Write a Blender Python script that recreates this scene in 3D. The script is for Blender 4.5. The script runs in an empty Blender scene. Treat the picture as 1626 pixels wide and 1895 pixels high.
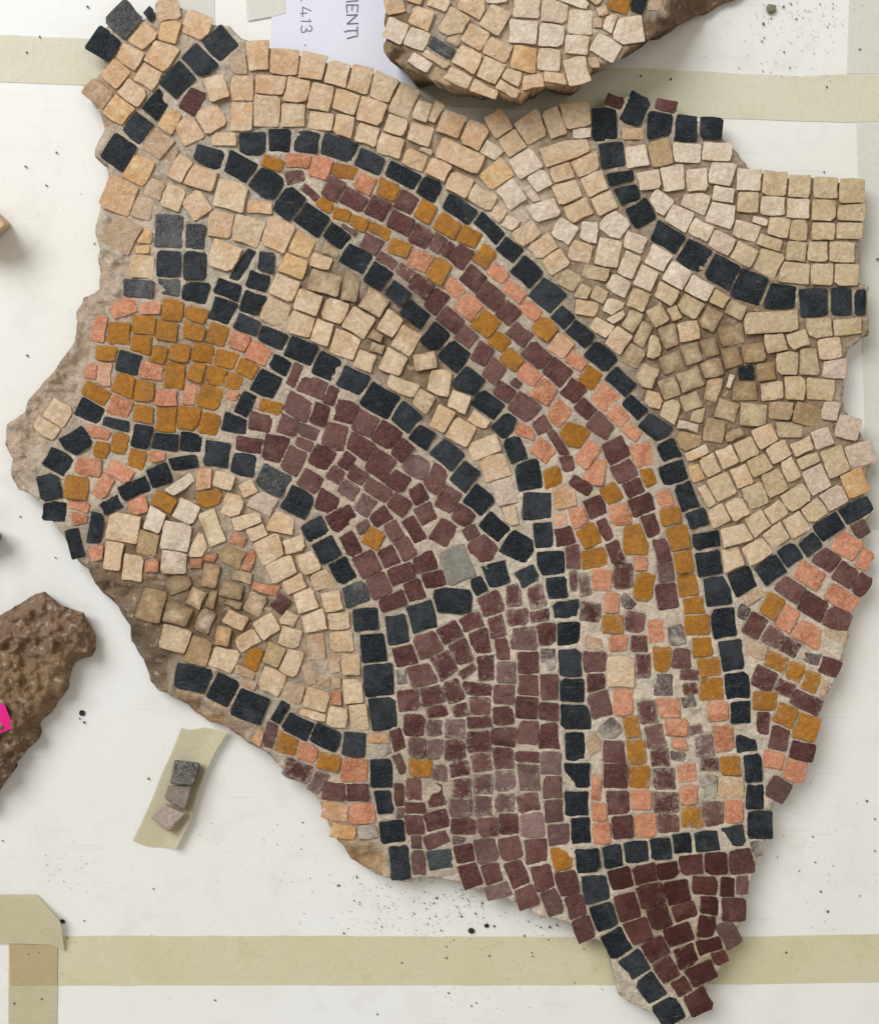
import bpy, math, random, re
import numpy as np

scene = bpy.context.scene
col = scene.collection

# ------------------------------------------------------------------ camera, world, lights, exposure
S = 0.00025                 # metres per photograph pixel on the mosaic's face
HT = 0.014                  # height of the mosaic's face above the table
DC = 0.575                  # camera height above the mosaic's face
def P(x, y, z):
    """photograph pixel -> world point at height z (the camera looks straight down from DC above the face)"""
    k = S * (DC + HT - z) / DC
    return ((x - 813.0) * k, (947.5 - y) * k, z)

cam_d = bpy.data.cameras.new('camera')
cam = bpy.data.objects.new('camera', cam_d)
col.objects.link(cam)
cam.location = (0, 0, DC + HT)
cam_d.sensor_fit = 'VERTICAL'
cam_d.sensor_height = 24
cam_d.lens = 12.0 * DC / (947.5 * S)
cam_d.clip_start = 0.01
cam_d.clip_end = 50
scene.camera = cam

world = bpy.data.worlds.new('World')
scene.world = world
world.use_nodes = True
bg = world.node_tree.nodes['Background']
bg.inputs[0].default_value = (1.0, 0.95, 0.87, 1)
bg.inputs[1].default_value = 0.40

def area(name, loc, target, size, power, color):
    d = bpy.data.lights.new(name, 'AREA')
    d.shape = 'RECTANGLE'; d.size, d.size_y = size
    d.energy = power; d.color = color
    o = bpy.data.objects.new(name, d)
    o.location = loc
    from mathutils import Vector
    o.rotation_euler = (Vector(target) - Vector(loc)).to_track_quat('-Z', 'Y').to_euler()
    col.objects.link(o)
area('window_light', (-1.3, 1.4, 2.2), (0, 0, 0), (1.7, 1.7), 75, (0.94, 0.97, 1.0))
area('ceiling_light', (0.75, 0.2, 2.1), (0, 0, 0), (1.2, 1.2), 6, (1.0, 0.93, 0.82))

vs = scene.view_settings
vs.view_transform = 'Standard'; vs.look = 'None'; vs.exposure = 0.0; vs.gamma = 1.0
vs.use_curve_mapping = False

# ------------------------------------------------------------------ helpers
rng = random.Random(7)
nrg = np.random.default_rng(5)

def tag(o, label=None, cat=None, group=None, kind=None):
    if label: o['label'] = label
    if cat: o['category'] = cat
    if group: o['group'] = group
    if kind: o['kind'] = kind
    return o

def mesh_obj(name, verts, faces, mat, parent=None, loc=(0, 0, 0), smooth=False):
    me = bpy.data.meshes.new(name)
    me.from_pydata([tuple(map(float, v)) for v in verts], [], faces)
    me.update()
    if mat: me.materials.append(mat)
    if smooth: me.shade_smooth()
    o = bpy.data.objects.new(name, me)
    o.location = loc
    col.objects.link(o)
    if parent: o.parent = parent
    return o

def empty(name, loc=(0, 0, 0)):
    o = bpy.data.objects.new(name, None)
    o.location = loc
    o.empty_display_size = 0.02
    col.objects.link(o)
    return o

def hash2(ix, iy, seed):
    n = (ix.astype(np.int64) * 374761393 + iy.astype(np.int64) * 668265263 + seed * 974634541) & 0x7fffffff
    n = ((n ^ (n >> 13)) * 1274126177) & 0x7fffffff
    n = (n ^ (n >> 16)) & 0xffff
    return n / 65535.0
def vnoise(x, y, cell, seed):
    """smooth value noise, -1..1, over photograph-pixel coordinates"""
    x = np.asarray(x, float) / cell; y = np.asarray(y, float) / cell
    ix = np.floor(x); iy = np.floor(y); fx = x - ix; fy = y - iy
    fx = fx * fx * (3 - 2 * fx); fy = fy * fy * (3 - 2 * fy)
    a = hash2(ix, iy, seed); b = hash2(ix + 1, iy, seed); c = hash2(ix, iy + 1, seed); d = hash2(ix + 1, iy + 1, seed)
    return ((a * (1 - fx) + b * fx) * (1 - fy) + (c * (1 - fx) + d * fx) * fy) * 2 - 1
def und(x, y):
    return 0.0009 * vnoise(x, y, 330, 11) + 0.0005 * vnoise(x, y, 120, 12)

def in_poly(px, py, poly):
    inside = np.zeros(px.shape, bool)
    n = len(poly)
    for i in range(n):
        x0, y0 = poly[i]; x1, y1 = poly[(i + 1) % n]
        if y0 == y1: continue
        c = ((y0 > py) != (y1 > py))
        inside ^= c & (px < (x1 - x0) * (py - y0) / (y1 - y0) + x0)
    return inside

def densify(poly, step, jit, seed):
    """outline with points about every step px and a ragged, broken edge"""
    r = random.Random(seed); out = []
    n = len(poly)
    for i in range(n):
        (x0, y0), (x1, y1) = poly[i], poly[(i + 1) % n]
        L = math.hypot(x1 - x0, y1 - y0); k = max(1, int(L / step))
        nx, ny = (y1 - y0) / max(L, 1e-6), -(x1 - x0) / max(L, 1e-6)
        for j in range(k):
            t = j / k
            x, y = x0 + (x1 - x0) * t, y0 + (y1 - y0) * t
            d = jit * (0.7 * float(vnoise(x, y, 14, seed)) + 0.5 * float(vnoise(x, y, 38, seed + 1)))
            out.append((x + nx * d, y + ny * d))
    return out

# ------------------------------------------------------------------ materials
class NT:
    def __init__(s, name):
        s.m = bpy.data.materials.new(name); s.m.use_nodes = True
        s.t = s.m.node_tree; s.b = s.t.nodes['Principled BSDF']
        s.pos = s.t.nodes.new('ShaderNodeNewGeometry').outputs['Position']
    def n(s, typ, **kw):
        x = s.t.nodes.new(typ)
        for k, v in kw.items(): setattr(x, k, v)
        return x
    def l(s, a, b): s.t.links.new(a, b)
    def noise(s, scale, detail=3, rough=0.55, dist=0.0, vec=None):
        x = s.n('ShaderNodeTexNoise')
        x.inputs['Scale'].default_value = scale; x.inputs['Detail'].default_value = detail
        x.inputs['Roughness'].default_value = rough; x.inputs['Distortion'].default_value = dist
        s.l(vec or s.pos, x.inputs['Vector'])
        return x.outputs['Fac']
    def voro(s, scale, feature='F1', rand=1.0):
        x = s.n('ShaderNodeTexVoronoi', feature=feature)
        x.inputs['Scale'].default_value = scale; x.inputs['Randomness'].default_value = rand
        s.l(s.pos, x.inputs['Vector'])
        return x.outputs['Distance']
    def ramp(s, fac, a, b, va=(0, 0, 0, 1), vb=(1, 1, 1, 1)):
        x = s.n('ShaderNodeValToRGB')
        e = x.color_ramp.elements
        e[0].position = a; e[1].position = b; e[0].color = va; e[1].color = vb
        s.l(fac, x.inputs[0]); return x.outputs[0]
    def val(s, v):
        x = s.n('ShaderNodeValue'); x.outputs[0].default_value = v; return x.outputs[0]
    def math(s, op, a, b, c=None):
        x = s.n('ShaderNodeMath', operation=op)
        for i, v in enumerate((a, b, c)):
            if v is None: continue
            if isinstance(v, (int, float)): x.inputs[i].default_value = v
            else: s.l(v, x.inputs[i])
        return x.outputs[0]
    def mix(s, fac, a, b, mode='MIX'):
        x = s.n('ShaderNodeMix', data_type='RGBA', blend_type=mode)
        if isinstance(fac, (int, float)): x.inputs[0].default_value = fac
        else: s.l(fac, x.inputs[0])
        for i, v in ((6, a), (7, b)):
            if isinstance(v, tuple): x.inputs[i].default_value = v if len(v) == 4 else v + (1,)
            else: s.l(v, x.inputs[i])
        return x.outputs[2]
    def attr(s, name):
        x = s.n('ShaderNodeAttribute', attribute_name=name); return x
    def bump(s, h, strength, dist):
        x = s.n('ShaderNodeBump')
        x.inputs['Strength'].default_value = strength; x.inputs['Distance'].default_value = dist
        s.l(h, x.inputs['Height']); s.l(x.outputs[0], s.b.inputs['Normal'])
    def out(s, colour, rough=0.7, spec=0.4):
        if isinstance(colour, tuple): s.b.inputs['Base Color'].default_value = colour + (1,)
        else: s.l(colour, s.b.inputs['Base Color'])
        if isinstance(rough, (int, float)): s.b.inputs['Roughness'].default_value = rough
        else: s.l(rough, s.b.inputs['Roughness'])
        s.b.inputs['Specular IOR Level'].default_value = spec
        return s.m

DIRT = (0.20, 0.125, 0.068)
LIME = (0.52, 0.46, 0.37)

def stone(name, c1, c2, c3=None, vein=None, veinw=0.0, rough=0.6, spec=0.2, mott=0.5, speck=0.35):
    """tessera stone: tone per piece (wear.b), mottling, veins, dirt (wear.r) and lime film (wear.g)"""
    t = NT(name)
    w = t.attr('wear').outputs['Color']
    sep = t.n('ShaderNodeSeparateColor'); t.l(w, sep.inputs[0])
    dirt, lime, rnd = sep.outputs
    n1 = t.noise(170, 4, 0.6, 0.6)
    f = t.math('ADD', t.math('MULTIPLY', rnd, 1 - mott), t.math('MULTIPLY', t.ramp(n1, 0.3, 0.7), mott))
    c = t.mix(f, c1, c2)
    if c3:
        n0 = t.noise(95, 3, 0.6, 0.3)
        c = t.mix(t.ramp(t.math('ADD', n0, t.math('MULTIPLY', rnd, 0.25)), 0.58, 0.78), c, c3)
    if vein:
        v = t.noise(260, 3, 0.6, 2.5)
        vv = t.math('ABSOLUTE', t.math('SUBTRACT', v, 0.5), 0)
        c = t.mix(t.math('MULTIPLY', t.ramp(vv, 0.0, 0.06, (1, 1, 1, 1), (0, 0, 0, 1)), veinw), c, vein)
    n2 = t.noise(1100, 3, 0.7)
    n4 = t.noise(480, 4, 0.7, 0.6)
    c = t.mix(0.6, c, t.ramp(n4, 0.28, 0.72, (0.6, 0.58, 0.56, 1), (1.55, 1.53, 1.51, 1)), 'MULTIPLY')
    # scratches: noise stretched along one direction
    mp = t.n('ShaderNodeMapping'); mp.inputs['Rotation'].default_value = (0, 0, 0.7); mp.inputs['Scale'].default_value = (1, 9, 1)
    t.l(t.pos, mp.inputs['Vector'])
    sc = t.noise(170, 3, 0.6, 0.3, mp.outputs[0])
    c = t.mix(t.math('MULTIPLY', t.ramp(sc, 0.66, 0.74), 0.22), c, (0.42, 0.38, 0.33))
    c = t.mix(speck, c, t.ramp(n2, 0.25, 0.75, (0.35, 0.33, 0.3, 1), (1, 1, 1, 1)), 'MULTIPLY')
    # brown earth
    nd = t.noise(330, 4, 0.65, 0.4)
    c = t.mix(t.ramp(t.math('ADD', dirt, t.math('MULTIPLY', t.math('SUBTRACT', nd, 0.5), 1.1)), 0.30, 0.95), c, DIRT)
    # pale lime film and smeared mortar
    nl = t.noise(420, 5, 0.7, 0.8)
    lm = t.ramp(t.math('ADD', t.math('MULTIPLY', lime, 0.75), t.math('SUBTRACT', nl, 0.5)), 0.30, 0.62)
    c = t.mix(t.math('MULTIPLY', lm, 0.8), c, LIME)
    r = t.math('ADD', t.math('MULTIPLY', n1, 0.25), rough - 0.12)
    h = t.math('ADD', t.math('MULTIPLY', n1, 1.0), t.math('ADD', t.math('MULTIPLY', n4, 0.8), t.math('MULTIPLY', n2, 0.35)))
    t.bump(h, 0.75, 0.0011)
    return t.out(c, r, spec)

M = {
 'k': stone('black_stone', (0.004, 0.007, 0.010), (0.010, 0.016, 0.021), (0.030, 0.035, 0.042), (0.16, 0.165, 0.17), 0.16, 0.55, 0.18, 0.45, 0.3),
 'l': stone('streaked_dark_stone', (0.022, 0.025, 0.028), (0.055, 0.058, 0.06), (0.10, 0.10, 0.10), (0.22, 0.22, 0.21), 0.5, 0.6, 0.2),
 'j': stone('blue_black_stone', (0.018, 0.03, 0.036), (0.035, 0.05, 0.06), None, (0.2, 0.2, 0.18), 0.25, 0.5, 0.45),
 'h': stone('crusted_dark_stone', (0.06, 0.035, 0.032), (0.15, 0.11, 0.10), (0.40, 0.35, 0.29), (0.58, 0.53, 0.45), 0.35, 0.7, 0.3),
 'g': stone('grey_stone', (0.21, 0.205, 0.175), (0.29, 0.28, 0.24), (0.24, 0.22, 0.18), (0.34, 0.33, 0.29), 0.2, 0.6, 0.2, 0.6, 0.45),
 'm': stone('maroon_stone', (0.055, 0.015, 0.013), (0.132, 0.046, 0.038), (0.16, 0.077, 0.066), (0.26, 0.16, 0.14), 0.30, 0.52, 0.2),
 'n': stone('grey_maroon_stone', (0.095, 0.046, 0.040), (0.15, 0.082, 0.072), (0.20, 0.13, 0.115), (0.28, 0.2, 0.18), 0.2, 0.6, 0.2),
 'u': stone('pale_maroon_stone', (0.23, 0.13, 0.115), (0.27, 0.17, 0.15), None, None, 0, 0.6, 0.4),
 'e': stone('deep_maroon_stone', (0.042, 0.010, 0.008), (0.085, 0.023, 0.016), (0.11, 0.040, 0.032), (0.2, 0.1, 0.08), 0.10, 0.5, 0.2),
 'o': stone('ochre_stone', (0.30, 0.115, 0.010), (0.46, 0.20, 0.018), (0.32, 0.14, 0.025), (0.5, 0.26, 0.08), 0.15, 0.55, 0.22, 0.5, 0.3),
 's': stone('salmon_stone', (0.54, 0.185, 0.095), (0.63, 0.31, 0.19), (0.42, 0.145, 0.065), (0.72, 0.50, 0.36), 0.45, 0.55, 0.2),
 't': stone('pale_salmon_stone', (0.60, 0.33, 0.20), (0.66, 0.42, 0.29), (0.5, 0.27, 0.12), (0.7, 0.55, 0.4), 0.4, 0.6, 0.2),
 'c': stone('cream_stone', (0.55, 0.40, 0.25), (0.71, 0.57, 0.42), (0.57, 0.39, 0.23), (0.74, 0.62, 0.46), 0.25, 0.6, 0.2, 0.5, 0.25),
 'z': stone('crusted_yellow_stone', (0.62, 0.50, 0.30), (0.74, 0.64, 0.45), (0.50, 0.38, 0.22), (0.4, 0.3, 0.2), 0.4, 0.8, 0.15),
 'p': stone('peach_stone', (0.58, 0.40, 0.25), (0.68, 0.52, 0.37), (0.58, 0.36, 0.20), (0.72, 0.56, 0.4), 0.3, 0.6, 0.2, 0.5, 0.25),
 'y': stone('yellow_tan_stone', (0.62, 0.39, 0.18), (0.67, 0.49, 0.28), (0.54, 0.30, 0.13), (0.72, 0.55, 0.35), 0.3, 0.6, 0.2, 0.5, 0.25),
 'q': stone('worn_peach_stone', (0.45, 0.31, 0.20), (0.56, 0.42, 0.29), (0.42, 0.26, 0.15), (0.62, 0.52, 0.4), 0.4, 0.7, 0.3),
 'w': stone('white_stone', (0.64, 0.53, 0.40), (0.73, 0.63, 0.51), (0.60, 0.47, 0.33), (0.76, 0.69, 0.6), 0.25, 0.6, 0.2, 0.5, 0.25),
 'b': stone('beige_stone', (0.52, 0.40, 0.25), (0.60, 0.48, 0.33), (0.50, 0.37, 0.21), (0.64, 0.54, 0.4), 0.2, 0.6, 0.2, 0.5, 0.25),
 'v': stone('tan_stone', (0.42, 0.29, 0.15), (0.50, 0.36, 0.20), (0.38, 0.25, 0.12), (0.56, 0.44, 0.28), 0.3, 0.65, 0.35),
 'd': stone('dirty_beige_stone', (0.46, 0.345, 0.21), (0.60, 0.475, 0.32), (0.36, 0.25, 0.14), (0.56, 0.46, 0.32), 0.3, 0.7, 0.3),
 'r': stone('rose_beige_stone', (0.56, 0.43, 0.32), (0.63, 0.51, 0.41), None, (0.68, 0.58, 0.5), 0.3, 0.6, 0.2),
}
KIND = {'l': 'black_tessera', 'k': 'black_tessera', 'j': 'black_tessera', 'h': 'encrusted_tessera', 'g': 'grey_tessera',
        'm': 'maroon_tessera', 'n': 'grey_maroon_tessera', 'u': 'grey_maroon_tessera', 'e': 'maroon_tessera',
        'o': 'ochre_tessera', 's': 'salmon_tessera', 't': 'salmon_tessera', 'c': 'cream_tessera', 'z': 'cream_tessera', 'p': 'peach_tessera',
        'y': 'peach_tessera', 'q': 'peach_tessera', 'w': 'white_tessera', 'b': 'beige_tessera', 'v': 'beige_tessera',
        'd': 'beige_tessera', 'r': 'beige_tessera'}

def mortar_mat(name):
    t = NT(name)
    c = t.attr('tone').outputs['Color']
    n1 = t.noise(140, 5, 0.65, 0.5); n2 = t.noise(700, 4, 0.7); n3 = t.voro(420)
    c = t.mix(0.75, c, t.ramp(n1, 0.25, 0.75, (0.55, 0.51, 0.47, 1), (1.35, 1.32, 1.28, 1)), 'MULTIPLY')
    c = t.mix(0.8, c, t.ramp(n2, 0.25, 0.75, (0.6, 0.58, 0.56, 1), (1.3, 1.3, 1.3, 1)), 'MULTIPLY')
    g = t.ramp(t.noise(260, 2, 0.5, 0.0), 0.62, 0.68)
    c = t.mix(t.math('MULTIPLY', g, 0.55), c, (0.50, 0.43, 0.34))
    h = t.math('ADD', t.math('MULTIPLY', n1, 1.2), t.math('ADD', t.math('MULTIPLY', n2, 0.7), t.math('MULTIPLY', n3, 0.4)))
    t.bump(h, 0.9, 0.0013)
    return t.out(c, 0.88, 0.2)
MORTAR = mortar_mat('lime_mortar')

def table_mat():
    t = NT('white_paper_board')
    n1 = t.noise(5, 3, 0.5); n2 = t.noise(600, 3, 0.6); n3 = t.noise(45, 4, 0.6, 0.5)
    c = t.mix(t.ramp(n1, 0.35, 0.7), (0.77, 0.765, 0.745), (0.755, 0.735, 0.67))
    c = t.mix(0.10, c, t.ramp(n2, 0.3, 0.7, (0.7, 0.7, 0.68, 1), (1, 1, 1, 1)), 'MULTIPLY')
    c = t.mix(t.math('MULTIPLY', t.ramp(n3, 0.52, 0.8), 0.40), c, (0.58, 0.55, 0.50))
    c = t.mix(t.math('MULTIPLY', t.ramp(t.noise(380, 2, 0.5), 0.70, 0.76), 0.30), c, (0.45, 0.42, 0.37))
    for rot, sc_, th in ((0.5, 26, 0.70), (-0.9, 34, 0.715), (1.9, 18, 0.70)):
        mp = t.n('ShaderNodeMapping'); mp.inputs['Rotation'].default_value = (0, 0, rot); mp.inputs['Scale'].default_value = (1, 22, 1)
        t.l(t.pos, mp.inputs['Vector'])
        c = t.mix(t.math('MULTIPLY', t.ramp(t.noise(sc_, 2, 0.5, 0.2, mp.outputs[0]), th, th + .03), 0.16), c, (0.42, 0.39, 0.35))
    c = t.mix(t.math('MULTIPLY', t.ramp(t.noise(13, 5, 0.65, 0.8), 0.52, 0.72), 0.16), c, (0.60, 0.54, 0.44))
    t.bump(n2, 0.15, 0.0003)
    return t.out(c, 0.42, 0.35)
def tape_mat(name, c1, c2, stain=0.25):
    t = NT(name)
    n1 = t.noise(22, 4, 0.6, 0.4); n2 = t.noise(500, 3, 0.6)
    c = t.mix(t.ramp(n1, 0.3, 0.7), c1, c2)
    c = t.mix(t.math('MULTIPLY', t.ramp(t.noise(38, 3, 0.6, 0.4), 0.58, 0.75), stain), c, (0.58, 0.40, 0.20))
    c = t.mix(0.12, c, t.ramp(n2, 0.3, 0.7, (0.6, 0.6, 0.55, 1), (1, 1, 1, 1)), 'MULTIPLY')
    wv = t.n('ShaderNodeTexWave'); wv.inputs['Scale'].default_value = 260; wv.inputs['Distortion'].default_value = 6
    t.l(t.pos, wv.inputs['Vector'])
    cr = t.noise(60, 3, 0.6, 1.5)
    t.bump(t.math('ADD', t.math('MULTIPLY', cr, 3.0), t.math('ADD', t.math('MULTIPLY', wv.outputs['Fac'], .3), n2)), 0.35, 0.0005)
    t.b.inputs['Alpha'].default_value = 0.68
    return t.out(c, 0.5, 0.35)
TAPE = tape_mat('masking_tape', (0.72, 0.66, 0.43), (0.77, 0.71, 0.51))
TAPE_TOP = tape_mat('upper_masking_tape', (0.77, 0.73, 0.55), (0.80, 0.765, 0.61))
TAPE_OLD = tape_mat('aged_masking_tape', (0.61, 0.55, 0.35), (0.66, 0.60, 0.42), 0.35)
TAPE_PALE = tape_mat('pale_masking_tape', (0.78, 0.765, 0.68), (0.79, 0.78, 0.71), 0.05)
TAPE_BROWN = tape_mat('tan_masking_tape', (0.54, 0.42, 0.23), (0.58, 0.48, 0.28), 0.4)

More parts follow.
